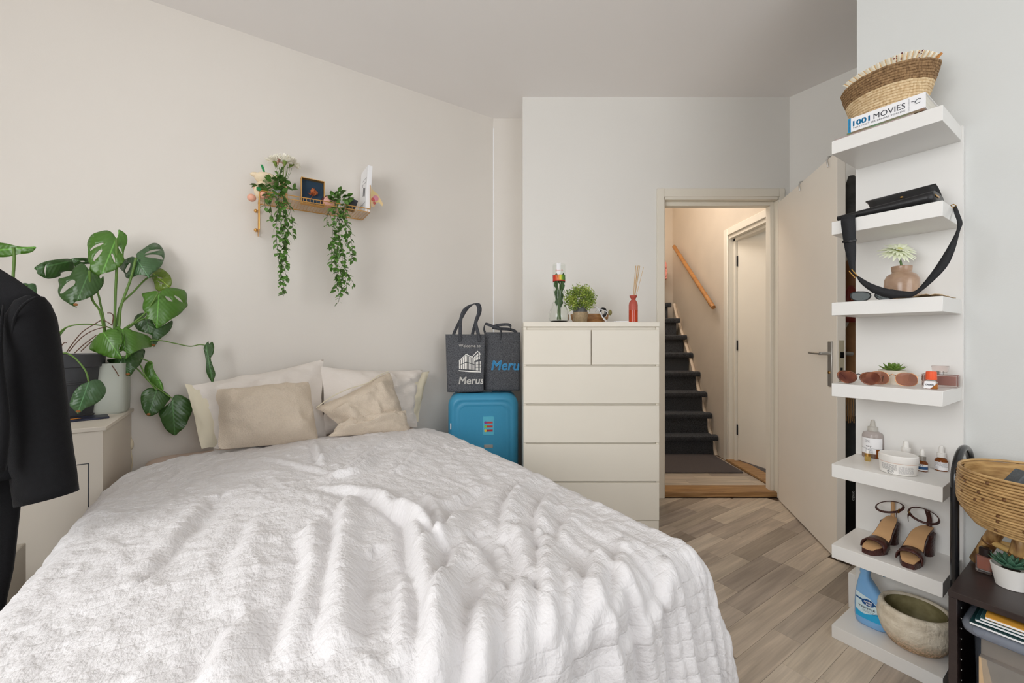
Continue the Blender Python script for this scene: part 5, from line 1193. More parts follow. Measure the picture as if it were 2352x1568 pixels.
m_br = mat('brown_seagrass', (164, 132, 94), .8, c2=(116, 88, 58), vscale=60, bump=.5, bscale=130, stretch=(3, 3, 1)); m_st = mat('straw_cord', (228, 206, 168), .8, c2=(200, 170, 128), vscale=50, bump=.45, bscale=130, stretch=(3, 3, 1))
nC = 15
for i in range(nC):
    t_ = i/(nC-1); rx_ = .098+.038*t_**.8; ry_ = .072+.022*t_**.8; z_ = .006+.0091*i+0
    mb = MB(); P = []
    for k in range(48):
        a_ = 2*pi*k/48; lift = .012*t_*(abs(cos(a_))**2)-.004
        P.append((rx_*cos(a_)+.0012*sin(k*2.3+i), ry_*sin(a_)+.001*sin(k*3.1+i*2), z_-lift+.0006*sin(k*1.7+i)+.004))
    mb.tube(P, .0051, 8, closed=True); part('rope_coil', mb, m_br if i > 7 else m_st, bs, True)
mb = MB(); mb.lathe([(.09, .0), (.09, .008), (.0, .008)], 30, sy=.75); part('basket_base', mb, m_st, bs)
# folding fan
fn = thing('paper_fan', 'open pleated paper fan with wooden ribs tucked in the basket', 'fan', vm(.135, .15, z+.10), ROT_V)
arc = [(1936, 200), (1955, 184), (1980, 168), (2005, 154), (2030, 142), (2055, 131), (2080, 123), (2105, 118), (2128, 118), (2150, 123), (2160, 130)]
AP = spline([localize(fn, hitm(a_, b_-3, .12)) for a_, b_ in arc], 6)
piv = Vector((.02, 0, .0))
def resample(P, n):
    d_ = [0]
    for i in range(1, len(P)): d_.append(d_[-1]+(P[i]-P[i-1]).length)
    out = []; j = 0
    for k in range(n):
        s = d_[-1]*k/(n-1)
        while j < len(P)-2 and d_[j+1] < s: j += 1
        out.append(P[j].lerp(P[j+1], (s-d_[j])/max(1e-9, d_[j+1]-d_[j])))
    return out
AQ = resample(AP, 39)
mb = MB(); R = []
for i, p in enumerate(AQ):
    q = p.lerp(piv, .62); y_ = .004 if i % 2 else -.004; R.append([(p.x, p.y+y_, p.z), (q.x, q.y+y_*.5, q.z)])
mb.loft(R, closed=False); fo = part('fan_paper', mb, mat('fan_paper', (236, 232, 216), .7), fn, False); s_ = fo.modifiers.new('s', 'SOLIDIFY'); s_.thickness = .0005
m_rib = mat('fan_rib', (214, 178, 128), .6)
for i in range(1, 38, 2):
    p = AQ[i]; q = p.lerp(piv, .97); mb = MB(); mb.tube([p+Vector((0, -.006, -.003)), q], .0016, 4); part('rib', mb, m_rib, fn)
p = AQ[-1]; mb = MB(); mb.tube([p+Vector((.004, -.006, .004)), p.lerp(piv, .98)], .0045, 4); part('guard', mb, mat('guard_wood', (196, 132, 62), .5), fn)
mb = MB(); rnd = random.Random(8)
for i in range(22):
    k = rnd.choice([21, 22, 23, 24, 31, 32]); p = AQ[k].lerp(piv, rnd.uniform(.06, .3)); mb.box(p.x-.002, p.x+.0022, -.0068, -.0058, p.z, p.z+.003)
part('blossom_print', mb, mat('ink_red', (120, 60, 60)), fn)
# ---- shelf 2: black bag with wide strap
z = ZSH[1]
m_lea = mat('black_leather', (24, 24, 26), .38, bump=.15, bscale=300); m_web = mat('black_webbing', (32, 33, 36), .7, bump=.4, bscale=500)
hb = thing('handbag', 'black leather flap handbag with its wide strap hanging over the shelf', 'bag', vm(.15, .17, z), ROT_V)
mb = MB(); R = []
for x_ in np.linspace(-.135, .125, 14):
    t_ = (x_+.135)/.26; h_ = .012+.011*t_; ring_ = []
    for k in range(20):
        a_ = 2*pi*k/20; ring_.append((float(x_), -.03+.075*math.copysign(abs(cos(a_))**.6, cos(a_)), h_*(1+math.copysign(abs(sin(a_))**.6, sin(a_)))/1+.0))
    R.append(ring_)
mb.loft(R); part('bag_body', mb, m_lea, hb, True)
mb = MB()
A4 = [localize(hb, hitm(*q)) for q in ((1988, 462, .20), (2149, 421, .12), (2166, 456, .14), (2000, 478, .24))]
g = []
for i in range(9):
    for j in range(7):
        s, t_ = i/8, j/6; p = (A4[0]*(1-s)+A4[1]*s)*(1-t_)+(A4[3]*(1-s)+A4[2]*s)*t_; p = p+Vector((0, 0, .006*sin(pi*t_))); g.append(tuple(p))
mb.add(g, [(i*7+j, (i+1)*7+j, (i+1)*7+j+1, i*7+j+1) for i in range(8) for j in range(6)]); o = part('flap', mb, m_lea, hb, True); s_ = o.modifiers.new('s', 'SOLIDIFY'); s_.thickness = .005
mb = MB(); c_ = (A4[0]+A4[1]+A4[2]+A4[3])/4; mb.ell((c_.x, c_.y-.012, c_.z-.000), (.005, .004, .004), 10, 6); part('snap', mb, m_gold, hb)
mb = MB(); mb.box(.1255, .128, -.075, -.03, .028, .034, b=.001); part('gold_trim', mb, m_gold, hb)
def sp(pts, m=.292): return [localize(hb, hitm(x_, y_, mm_ if (mm_ := (q[2] if len(q) > 2 else m)) else m)) for q in pts for x_, y_ in [(q[0], q[1])]]
def ribbon_px(rows, name, m_, th=.0025):
    L_ = [[localize(hb, hitm(a_, b_, m1)), localize(hb, hitm(c2, d_, m2_))] for a_, b_, m1, c2, d_, m2_ in rows]
    Lp = spline([r[0] for r in L_], 5); Rp = spline([r[1] for r in L_], 5); mb = MB(); mb.loft([[tuple(a_), tuple(b_)] for a_, b_ in zip(Lp, Rp)], closed=False)
    o = part(name, mb, m_, hb, True); s = o.modifiers.new('s', 'SOLIDIFY'); s.thickness = th; return o
ribbon_px([(1951, 494, .25, 1967, 488, .25), (1932, 500, .288, 1964, 499, .288), (1935, 540, .29, 1965, 540, .29), (1941, 575, .29, 1966, 575, .29), (1950, 610, .29, 1964, 612, .29), (1955, 628, .29, 1965, 632, .29)], 'strap', m_web)
ribbon_px([(1934, 553, .294, 1967, 549, .294), (1935, 558, .294, 1967, 554, .294)], 'strap_keeper', m_lea)
ribbon_px([(1962, 630, .29, 1968, 637, .29), (1972, 634, .29, 1978, 652, .29), (2000, 650, .29, 2005, 672, .29), (2035, 662, .292, 2040, 684, .292), (2075, 668, .292, 2072, 683, .292), (2100, 668, .29, 2098, 680, .29), (2120, 650, .29, 2136, 652, .29), (2150, 610, .29, 2174, 613, .29), (2178, 565, .28, 2194, 572, .28), (2196, 530, .25, 2205, 530, .25), (2199, 508, .22, 2211, 512, .22), (2192, 490, .18, 2204, 490, .18), (2188, 475, .14, 2197, 472, .14)], 'strap', m_web)
mb = MB(); mb.tube([localize(hb, hitm(a_, b_, .292)) for a_, b_ in ((1950, 622), (1964, 638), (1970, 634), (1956, 618))], .0018, 6, closed=True); part('ring', mb, m_gold, hb)
mb = MB(); mb.tube([localize(hb, hitm(a_, b_, .15)) for a_, b_ in ((2184, 471), (2190, 469), (2196, 472), (2190, 478))], .0018, 6, closed=True); part('ring', mb, m_gold, hb)
# ---- shelf 3: vase with gerbera, sunglasses, paper
z = ZSH[2]
bv = thing('bud_vase', 'taupe glazed bottle vase with one pale gerbera', 'vase', at(2, 2071, .13), 0)
m_tau = mat('taupe_glaze', (176, 148, 124), .3, c2=(158, 128, 106), vscale=30, coat=.3)
mb = MB(); mb.lathe([(.040, 0), (.048, .006), (.050, .05), (.049, .080), (.042, .096), (.030, .104), (.027, .108), (.029, .113), (.030, .128), (.028, .130), (.022, .128), (.022, .11)], 36); part('vase', mb, m_tau, bv)
m_gb = mat('gerbera_petal', (246, 248, 232), .6, c2=(228, 236, 200), vscale=30); fc = localize(bv, hitm(2062, 577, .13))
mb = MB(); mb.tube(spline([(.0, 0, .11), (fc.x*.4, 0, .14), (fc.x, fc.y, fc.z-.006)], 5), .0035, 8); part('stem', mb, m_stem, bv)
rnd = random.Random(31)
pm = MB(); n_ = 5; vs = []; fs = []
for i in range(n_+1):
    t_ = i/n_; w_ = .0055*sin(pi*min(.97, t_*.85+.13)); zc = .010*t_-.016*t_**2.2
    vs += [(-w_, .048*t_+.003, zc-.001), (0, .048*t_+.003, zc), (w_, .048*t_+.003, zc-.001)]
for i in range(n_):
    for j in (0, 1): k_ = i*3+j; fs.append((k_, k_+1, k_+4, k_+3))
pm.add(vs, fs); pme = pm.mesh('petal', m_gb, True)
for lay in range(3):
    for i in range(22):
        a_ = 2*pi*(i+lay*.33)/22; o = link('petal', pme, bv, (fc.x, fc.y-.002*lay, fc.z+.002*lay)); o.rotation_euler = (Euler((.62, -.12, 0)).to_matrix() @ Euler((.26*lay-.12+rnd.uniform(-.1, .1), .10, a_)).to_matrix()).to_euler(); s_ = 1.18-.2*lay; o.scale = (1.2, s_, 1)
mb = MB(); mb.ell((fc.x, fc.y-.006, fc.z+.006), (.010, .007, .008), 12, 6); part('flower_centre', mb, mat('flower_centre', (206, 206, 120), .8), bv)
def glasses(name, label, p, rz, fm, lm, W=.135, H=.045, shape='cat', tm=None, z_up=0.024, arms=.08, bridge=None):
    g = thing(name, label, 'sunglasses', p, rz); hw = W/2
    for s in (-1, 1):
        cx_ = s*(hw-.030); pts = []
        for k in range(28):
            a_ = 2*pi*k/28; c_, s_ = cos(a_), sin(a_); xx = .029*c_; zz = H/2*s_
            if shape == 'cat': zz += .006*(c_*s if c_*s > 0 else 0)*(1 if s_ > -.2 else .3); xx *= 1+.08*s_
            if shape == 'hex': q = 1/max(abs(c_)**4+abs(s_)**4, 1e-6)**.25; f_ = .5+.5*min(q, 1.15); xx *= f_; zz *= f_
            pts.append(Vector((cx_+xx, -.002*abs(xx)/.03+.0, z_up+zz)))
        mb = MB(); mb.tube(pts, .0023 if shape == 'cat' else .0012, 6, closed=True); part('rim', mb, fm, g, True)
        mb = MB(); mb.add([tuple(q) for q in pts]+[tuple(q+Vector((0, .0015, 0))) for q in pts], [tuple(range(28)), tuple(range(55, 27, -1))]); part('lens', mb, lm, g, False)
        mb = MB(); mb.tube([(s*hw, 0, z_up+H*.3), (s*(hw+.001), arms*.5, z_up+H*.25), (s*(hw-.006), arms, z_up-.012)], .0018, 6, flat=.6); part('temple', mb, tm or fm, g, True)
    mb = MB(); mb.tube([(-.009, 0, z_up+H*.25), (0, -.002, z_up+H*.33), (.009, 0, z_up+H*.25)], .0017, 6); part('bridge', mb, bridge or fm, g, True)
    return g
m_lens_d = mat('dark_lens', (52, 66, 64), .08, trans=.35, ior=1.3); m_lens_b = mat('brown_lens', (190, 130, 100), .06, trans=.7, ior=1.2, c2=(120, 74, 70), vscale=14); m_lens_r = mat('rose_lens', (190, 140, 122), .06, trans=.75, ior=1.2)
m_tort = mat('tortoiseshell', (150, 92, 64), .25, c2=(60, 32, 26), vscale=60); m_rg = mat('rose_gold', (220, 170, 130), .25, metal=1)
glasses('sunglasses', 'black-framed dark green sunglasses beside the taupe vase', at(2, 2005, .22), ROT_V+.15, m_black, m_lens_d, .13, .036, 'cat', z_up=.020, arms=.06)
pf = thing('paper_wrap', 'crumpled beige paper lying behind the strap next to the taupe vase', 'paper', vm(.235, .15, z), ROT_V)
mb = MB(); g = []
for i in range(13):
    for j in range(9): g.append((-.06+.12*i/12, -.10+.18*j/8, .004+.018*abs(float(vnoise(i*.7, j*.6, 77)))*(sin(pi*i/12)*.8+.2)))
mb.add(g, [(i*9+j, (i+1)*9+j, (i+1)*9+j+1, i*9+j+1) for i in range(12) for j in range(8)]); o = part('sheet', mb, mat('kraft_tissue', (214, 190, 158), .7), pf, True); s_ = o.modifiers.new('s', 'SOLIDIFY'); s_.thickness = .001
# ---- shelf 4
z = ZSH[3]
glasses('sunglasses', 'tortoiseshell cat-eye sunglasses with brown lenses at the shelf edge', at(3, 1972, .262), ROT_V+.0, m_tort, m_lens_b, .128, .044, 'cat', z_up=.026, arms=.04, bridge=m_dark)
glasses('sunglasses', 'thin rose-gold sunglasses with faded brown lenses before the succulent', at(3, 2050, .20), ROT_V+.03, m_rg, m_lens_r, .135, .047, 'hex', z_up=.026, arms=.10)
def rosette(root, c, mats, rows, L_, w_):
    lm = MB(); n_ = 5; R = []
    for i in range(n_+1):
        t_ = i/n_; ww = w_*sin(pi*(.18+.80*t_))**.7*(1 if t_ < 1 else .1); th = w_*.35*sin(pi*(.15+.83*t_)); zc = .25*L_*t_*t_
        R.append([(ww*cos(q*pi/3), L_*t_, zc+th*sin(q*pi/3)) for q in range(6)])
    lm.loft(R); me_ = lm.mesh('leaf', mats, True); k = 0
    for r_, (cnt, tilt, s_) in enumerate(rows):
        for i in range(cnt):
            a_ = 2*pi*i/cnt+r_*.5; o = link('leaf', me_, root, c); o.rotation_euler = Euler((tilt, 0, a_), 'XYZ'); o.scale = (s_, s_, s_)
m_su = mat('succulent_green', (112, 140, 58), .45, c2=(84, 116, 44), vscale=30); m_cpot = mat('cream_pot', (226, 220, 204), .5)
sk = thing('potted_succulent', 'small green artificial succulent in a cream pot behind the sunglasses', 'plant', at(3, 2050, .11), ROT_V)
mb = MB(); mb.lathe([(.030, 0), (.036, .05), (.037, .052), (.034, .052), (.03, .046)], 30, p=5); part('pot', mb, m_cpot, sk)
rosette(sk, (0, 0, .050), m_su, [(8, .15, 1), (7, .5, .9), (5, .9, .75), (3, 1.2, .55)], .044, .010)
np_ = thing('nail_polish', 'small clear bottle of orange oil with a bright orange cap', 'bottle', at(3, 2139, .215), ROT_V)
m_orc = mat('orange_cap', (240, 96, 54), .4); m_oro = mat('orange_oil', (236, 150, 50), .1, trans=.5, ior=1.3)
mb = MB(); mb.lathe([(.0145, 0), (.0165, .003), (.0155, .024), (.010, .030), (.009, .034)], 24, p=4, sy=.8); part('bottle', mb, m_glass, np_)
mb = MB(); mb.lathe([(.013, .002), (.014, .004), (.0135, .018)], 20, p=4, sy=.8); part('oil', mb, m_oro, np_)
mb = MB(); mb.lathe([(.0135, .032), (.0140, .034), (.0135, .058), (.0115, .060)], 24); part('cap', mb, m_orc, np_)
mb = MB(); mb.add([(-.016, -.0145, .002), (.0, -.0145, .002), (.014, -.0145, .018), (.013, -.0140, .027), (-.014, -.0140, .027)], [(0, 1, 2, 3, 4)]); l_ = part('label', mb, m_paper, np_, False)
mb = MB(); put_text(mb, 'CARING', -.012, .009, .013, .005, lambda x, q: (x, -.0150, q), bold=.03); part('lettering', mb, m_print, l_)
pfm = thing('perfume_bottle', 'square pink perfume bottle with a clear crystal cap', 'bottle', at(3, 2160, .11), ROT_V)
m_pg = mat('pink_perfume', (206, 140, 124), .08, trans=.45, ior=1.3); m_clg = mat('thick_glass', (236, 224, 220), .04, trans=.9, ior=1.35)
mb = MB(); mb.box(-.046, .046, -.018, .018, 0, .046, b=.003); part('bottle', mb, m_clg, pfm)
mb = MB(); mb.box(-.040, .040, -.013, .013, .008, .040, b=.002); part('perfume', mb, m_pg, pfm)
mb = MB(); mb.lathe([(.009, .046), (.009, .058)], 16); part('collar', mb, m_steel, pfm)
mb = MB(); mb.lathe([(.016, .052), (.019, .056), (.021, .074), (.019, .076)], 20, p=5); part('cap', mb, m_clg, pfm)
# ---- shelf 5: skincare
def label_arc(root, r, z0, z1, a0, a1, m_, name='label', th=0):
    mb = MB(); n_ = 14; R = []
    for i in range(n_+1):
        a_ = a0+(a1-a0)*i/n_; R.append([(r*sin(a_), -r*cos(a_), z0), (r*sin(a_), -r*cos(a_), z1)])
    mb.loft(R, closed=False); return part(name, mb, m_, root, True)
def lines(root, r, rows, m_, name='small_print'):
    mb = MB()
    for z0, a0, a1, h_ in rows:
        a_ = a0; rn = random.Random(int(z0*1e5))
        while a_ < a1:
            w_ = rn.uniform(.06, .18); b_ = min(a1, a_+w_); mb.add([(r*sin(a_), -r*cos(a_), z0), (r*sin(b_), -r*cos(b_), z0), (r*sin(b_), -r*cos(b_), z0+h_), (r*sin(a_), -r*cos(a_), z0+h_)], [(0, 1, 2, 3)]); a_ = b_+.035
    part(name, mb, m_, root, False)
m_amb = mat('amber_glass', (140, 74, 22), .1, trans=.35, ior=1.35); m_wp = mat('white_plastic', (236, 234, 230), .4); m_tr = mat('milky_plastic', (226, 222, 214), .3, trans=.4, ior=1.2)
cw = lambda r: (lambda x, q: (r*sin(x/r), -r*cos(x/r), q))
b = thing('toner_bottle', 'tall clear toner bottle with nozzle and white label', 'bottle', at(4, 1991, py=1050), ROT_V)
b.location = vm(*(lambda q: (q[0]+.01, q[1]-.03))(to_vm(b.location)), ZSH[4])
mb = MB(); mb.lathe([(.032, 0), (.034, .004), (.034, .088), (.030, .098), (.014, .106)], 32); part('bottle', mb, m_clg, b)
mb = MB(); mb.lathe([(.032, .002), (.0325, .004), (.0325, .018)], 30); part('liquid', mb, mat('toner', (196, 160, 118), .2, trans=.3), b)
mb = MB(); mb.lathe([(.016, .104), (.016, .122), (.009, .124), (.006, .146), (.004, .15)], 24); part('nozzle', mb, m_tr, b)
l_ = label_arc(b, .0343, .018, .080, -1.3, 1.3, m_paper)
mb = MB(); put_text(mb, 'nary', -.012, .006, .045, .006, cw(.0347), bold=.02); mb.lathe([(.0346, .0385), (.0346, .0392)], 30, cap=False); part('lettering', mb, m_print, b)
lines(b, .0347, [(.070-.004*k, -.5, .0, .0012) for k in range(3)]+[(.034-.004*k, -.4, .3, .0012) for k in range(4)], m_print)
b = thing('serum_vial', 'tiny clear vial of yellow oil with a gold cap', 'bottle', at(4, 1993, py=1058), ROT_V)
mb = MB(); mb.lathe([(.0085, 0), (.010, .002), (.010, .016), (.006, .020)], 18); part('vial', mb, mat('yellow_oil', (222, 190, 110), .1, trans=.5, ior=1.3), b)
mb = MB(); mb.lathe([(.0095, .019), (.0095, .029), (.006, .030)], 18); part('collar', mb, m_gold, b)
mb = MB(); mb.lathe([(.005, .030), (.0048, .040), (.003, .044)], 14); part('bulb', mb, m_wp, b)
b = thing('amber_bottle', 'small amber bottle with a black screw cap beside the toner', 'bottle', at(4, 2012, py=1052), ROT_V)
mb = MB(); mb.lathe([(.013, 0), (.0145, .002), (.0145, .036), (.008, .042)], 22); part('bottle', mb, m_amb, b)
mb = MB(); mb.lathe([(.0125, .040), (.0125, .055), (.011, .057)], 22); part('cap', mb, m_black, b)
b = thing('cream_jar', 'wide oval white cream jar covered in small print', 'jar', at(4, 2057, py=1088), ROT_V)
b.location = vm(*(lambda q: (q[0], q[1]-.03))(to_vm(b.location)), ZSH[4])
mb = MB(); mb.lathe([(.046, 0), (.050, .003), (.0525, .042)], 44); part('jar', mb, m_wp, b)
mb = MB(); mb.lathe([(.0535, .042), (.0545, .045), (.0535, .064), (.050, .067), (.044, .0655)], 44); part('lid', mb, m_wp, b)
mb = MB(); mb.lathe([(.0528, .0405), (.0530, .0415)], 40, cap=False); part('seam_line', mb, mat('peach_print', (226, 170, 140)), b)
lines(b, .0522, [(.034-.003*k, -.75, .15, .0008) for k in range(7)], m_print); lines(b, .0520, [(.031-.0028*k, .25, 1.1, .0007) for k in range(9)], mat('grey_print', (130, 132, 140)))
mb = MB()
for cx_ in (-.014, -.004):
    P = [cw(.0512)(cx_+.0035*cos(t_), .0095+.0035*sin(t_)) for t_ in [k*pi/6 for k in range(11)]]; mb.tube(P, .0008, 5)
part('recycling_mark', mb, m_print, b)
def dropper(label, p, r, h, capm, labc, ph=.03, name='dropper_bottle', body=None):
    b = thing(name, label, 'bottle', p, ROT_V)
    mb = MB(); mb.lathe([(r*.92, 0), (r, .002), (r, h*.72), (r*.8, h*.86), (r*.48, h*.94), (r*.48, h)], 26); part('bottle', mb, body or m_amb, b)
    mb = MB(); mb.lathe([(r*.66, h*.96), (r*.68, h*.98), (r*.68, h+.014), (r*.5, h+.015)], 22); part('collar', mb, capm, b)
    mb = MB(); mb.lathe([(r*.42, h+.014), (r*.42, h+.014+ph*.6), (r*.3, h+.014+ph*.92), (r*.1, h+.014+ph)], 18); part('bulb', mb, m_wp, b)
    if labc: label_arc(b, r*1.015, h*.08, h*.66, -1.4, 1.4, labc)
    return b
dropper('clear dropper bottle with white rubber bulb behind the white jar', vm(*(lambda q: (q[0], q[1]-.05))(to_vm(at(4, 2071, py=1075))), ZSH[4]), .021, .055, m_wp, None, .026, body=m_clg)
b = dropper('brown dropper bottle with silver collar and a blue label band', at(4, 2118.5, py=1081), .0150, .040, m_steel, m_paper, .026)
label_arc(b, .0154, .008, .018, -1.4, 1.4, mat('blue_band', (44, 86, 136), .5), 'label_band'); mb = MB(); put_text(mb, 'ALT', -.009, .006, .020, .006, cw(.0155)); part('lettering', mb, m_print, b)
b = dropper('brown dropper bottle with white collar and white text label, end of its shelf', at(4, 2162, py=1080), .0175, .050, m_wp, m_paper, .026)
lines(b, .0179, [(.030-.0026*k, -.9, 1.0, .0009) for k in range(5)]+[(.0155, -1.3, 1.3, .0006)]+[(.0125-.0026*k, -.9, -.2, .0008) for k in range(3)], m_print)
# ---- shelf 6: sandals
z = ZSH[5]
m_croc = mat('croc_leather', (74, 38, 32), .3, c2=(56, 28, 24), vscale=60, bump=.8, bscale=110); m_foot = mat('tan_footbed', (200, 160, 116), .55, var=.05, vscale=20); m_sole = mat('sole_edge', (96, 54, 40), .4)
def sandal(label, toe, heel, mirror, tstrap):
    d_ = Vector((heel.x-toe.x, heel.y-toe.y, 0)); L_ = d_.length; s_ = thing('sandal', label, 'sandal', Vector((toe.x, toe.y, z)), atan2(d_.y, d_.x), 'strappy block-heel sandals')
    # local x from toe to heel
    def wdt(t): return .0345*(sin(pi*min(1, (t*.9+.04)))**.45)*(1-.30*max(0, min(1, (t-.25)/.3))+.06*max(0, (t-.7)/.3)) if t < 1 else .012
    def cen(t): return mirror*(-.010*sin(pi*t)*(1)+.006*t)
    def top(t): return .022+.070*(1/(1+math.exp(-(t-.50)*9)))-.004*(t < .05)
    L2 = .225; ts = [.0, .015, .04, .08, .14, .22, .3, .38, .46, .54, .62, .7, .78, .86, .93, .975, 1]
    def wd(t): return wdt(min(max(t, .0), .999))*(0.35 if t in (0, 1) else 1)
    def slab(off0, off1, k, m_, name):
        mb = MB(); R = []
        for t in ts:
            w_ = wd(t)*k; zt = top(t)+off1; zb = top(t)+off0 if off0 > -1 else (0.0 if t < .32 else max(0, top(t)-.014)); x_ = L2*t
            R.append([(x_, cen(t)-w_, zb), (x_, cen(t)+w_, zb), (x_, cen(t)+w_, zt), (x_, cen(t)-w_, zt)])
        mb.loft(R); return part(name, mb, m_, s_, 50)
    slab(-2, -.0005, 1.0, m_croc, 'sole'); slab(-.001, .0015, .93, m_foot, 'footbed')
    mb = MB(); R = []
    for z_, k in ((0, .92), (.03, .90), (.078, 1.08)):
        R.append([(L2*.985-.03+.036*k*cos(q*pi/8)*(1 if cos(q*pi/8) < 0 else .8), cen(.9)+.0255*k*math.copysign(abs(sin(q*pi/8))**.7, sin(q*pi/8)), z_) for q in range(16)])
    mb.loft(R); part('heel', mb, m_croc, s_, 50)
    mb = MB(); R = []
    for i in range(13):
        a_ = pi*i/12; y_ = -cos(a_)*.036; zz = .012+.036*sin(a_)**.6
        R.append([(.030+.006*sin(a_), cen(.2)+y_, zz), (.078, cen(.3)+y_*.94, zz+.004)])
    mb.loft(R, closed=False); o = part('toe_band', mb, m_croc, s_, True); q = o.modifiers.new('s', 'SOLIDIFY'); q.thickness = .004
    cz = top(.9)+.050; mb = MB(); P = [Vector((L2*.80+.034*cos(a_), cen(.85)+.040*sin(a_), cz+.016*cos(a_+.5*mirror))) for a_ in [2*pi*k/24 for k in range(24)]]
    mb.tube(P, .0042, 6, closed=True, flat=.4); part('ankle_strap', mb, m_croc, s_, True)
    mb = MB(); ribbon(mb, [(L2*.985, cen(1), top(.95)), (L2*1.0, cen(1), top(.95)+.03), (L2*.80+.034, cen(.9), cz+.012)], .014 if tstrap else .012, (0, 1, 0)); o = part('heel_strap', mb, m_croc if tstrap else m_foot, s_, True); q = o.modifiers.new('s', 'SOLIDIFY'); q.thickness = .003
    c_ = P[8 if mirror < 0 else 16]; mb = MB(); mb.tube([c_+Vector(q) for q in ((-.005, 0, -.007), (.005, 0, -.007), (.005, 0, .007), (-.005, 0, .007))], .0013, 5, closed=True); part('buckle', mb, m_gold, s_)
    mb = MB(); ribbon(mb, [c_, c_+Vector((-.012, .002, -.006)), c_+Vector((-.016, .0, -.024))], .007, (0, .3, 1)); o = part('strap_end', mb, m_croc, s_, True); q = o.modifiers.new('s', 'SOLIDIFY'); q.thickness = .002
sandal('dark brown block-heel sandal, the one nearer the door', vm(.100, .262), vm(.126, .03), 1, False)
sandal('dark brown block-heel sandal with upright strap, nearer the cabinet', vm(.212, .262), vm(.215, .03), -1, True)
# ---- shelf 7: spray bottle and stone pot
z = ZSH[6]
sb = thing('spray_bottle', 'translucent blue textile spray bottle on the lowest shelf', 'bottle', vm(.085, .155, z), ROT_V-.05)
m_sp = mat('blue_plastic', (140, 190, 236), .25, c2=(120, 176, 230), vscale=4)
mb = MB(); R = []
for z_, x0, x1, d_ in ((0, -.040, .042, .022), (.006, -.047, .050, .027), (.03, -.050, .054, .029), (.07, -.050, .052, .029), (.11, -.048, .040, .027), (.15, -.042, .016, .024), (.175, -.036, -.002, .020), (.19, -.032, -.004, .017), (.20, -.034, -.002, .018), (.215, -.032, -.006, .015)):
    c_ = (x0+x1)/2; h_ = (x1-x0)/2; R.append([(c_+h_*math.copysign(abs(cos(q*pi/12))**.75, cos(q*pi/12)), d_*math.copysign(abs(sin(q*pi/12))**.75, sin(q*pi/12)), z_) for q in range(24)])
mb.loft(R); part('bottle', mb, m_sp, sb, True)
mb = MB(); R = []
for z_, x0, x1 in ((.215, -.036, .006), (.228, -.036, .016), (.245, -.034, .035), (.258, -.026, .052), (.262, -.02, .05)):
    R.append([((x0+x1)/2+(x1-x0)/2*cos(q*pi/8), .013*sin(q*pi/8), z_) for q in range(16)])
mb.loft(R); mb.tube([(.02, 0, .235), (.034, 0, .222), (.04, 0, .205)], .006, 8); part('trigger', mb, mat('pale_blue', (130, 176, 206), .4), sb, True)
def sface(x, q):
    # front of the bottle: a soft curve
    h = .029 if q < .09 else .029-.09*max(0, q-.09); xr = (x-.001)/.052; return (x, -h*max(.25, (1-min(.96, abs(xr))**2.67))**.38-.0012, q)
def strip(pts_fn, n_, m_, name, parent):
    mb = MB(); R = []
    for i in range(n_+1):
        a_, b_ = pts_fn(i/n_); R.append([sface(a_[0], a_[1]+(b_[1]-a_[1])*k/8) for k in range(9)])
    mb.loft(R, closed=False); return part(name, mb, m_, parent, True)
def ltop(x): return .105 if x > -.02 else .112; 
lb = strip(lambda s: ((-.040+.080*s, .030), (-.040+.080*s, (.122-.020*s-.035*max(0, s-.55)))), 16, mat('label_white', (214, 236, 244), .4), 'label', sb)
def off(fn, e): return lambda x, q: (lambda p: (p[0], p[1]-e, p[2]))(fn(x, q))
_sf = sface
sface = off(_sf, .0005); strip(lambda s: ((-.040+.080*s, .030), (-.040+.080*s, .056-.008*sin(s*5))), 16, mat('label_cyan', (40, 170, 224), .4), 'label_swoosh', lb)
strip(lambda s: ((-.040+.074*s, .098-.010*s), (-.040+.074*s, .104-.010*s)), 16, mat('label_navy', (24, 84, 140), .4), 'label_line', lb)
sface = off(_sf, .0010)
mb = MB(); P = [sface(.000+.020*cos(k*pi/12), .094+.0125*sin(k*pi/12)) for k in range(24)]; mb.add(P, [tuple(range(24))]); part('label_oval', mb, mat('oval_navy', (20, 78, 140), .4), lb, False)
tf = off(_sf, .0022); mb = MB(); put_text(mb, 'ambi', -.013, .012, .094, .008, tf, shear=.2, bold=.02); put_text(mb, 'pur', -.007, .012, .086, .008, tf, shear=.2, bold=.02); part('lettering', mb, m_paper, lb)
mb = MB(); put_text(mb, 'TEXTILE', -.031, .022, .070, .0068, tf, bold=.01); put_text(mb, 'nettoie les textiles', -.018, .033, .063, .003, tf); put_text(mb, 'rafraichit et parfume', -.018, .035, .058, .003, tf); part('lettering', mb, m_print, lb)
sface = _sf
pt = thing('stone_planter', 'round rough-textured beige stoneware planter on the lowest shelf', 'planter', vm(.207, .152, z), ROT_V)
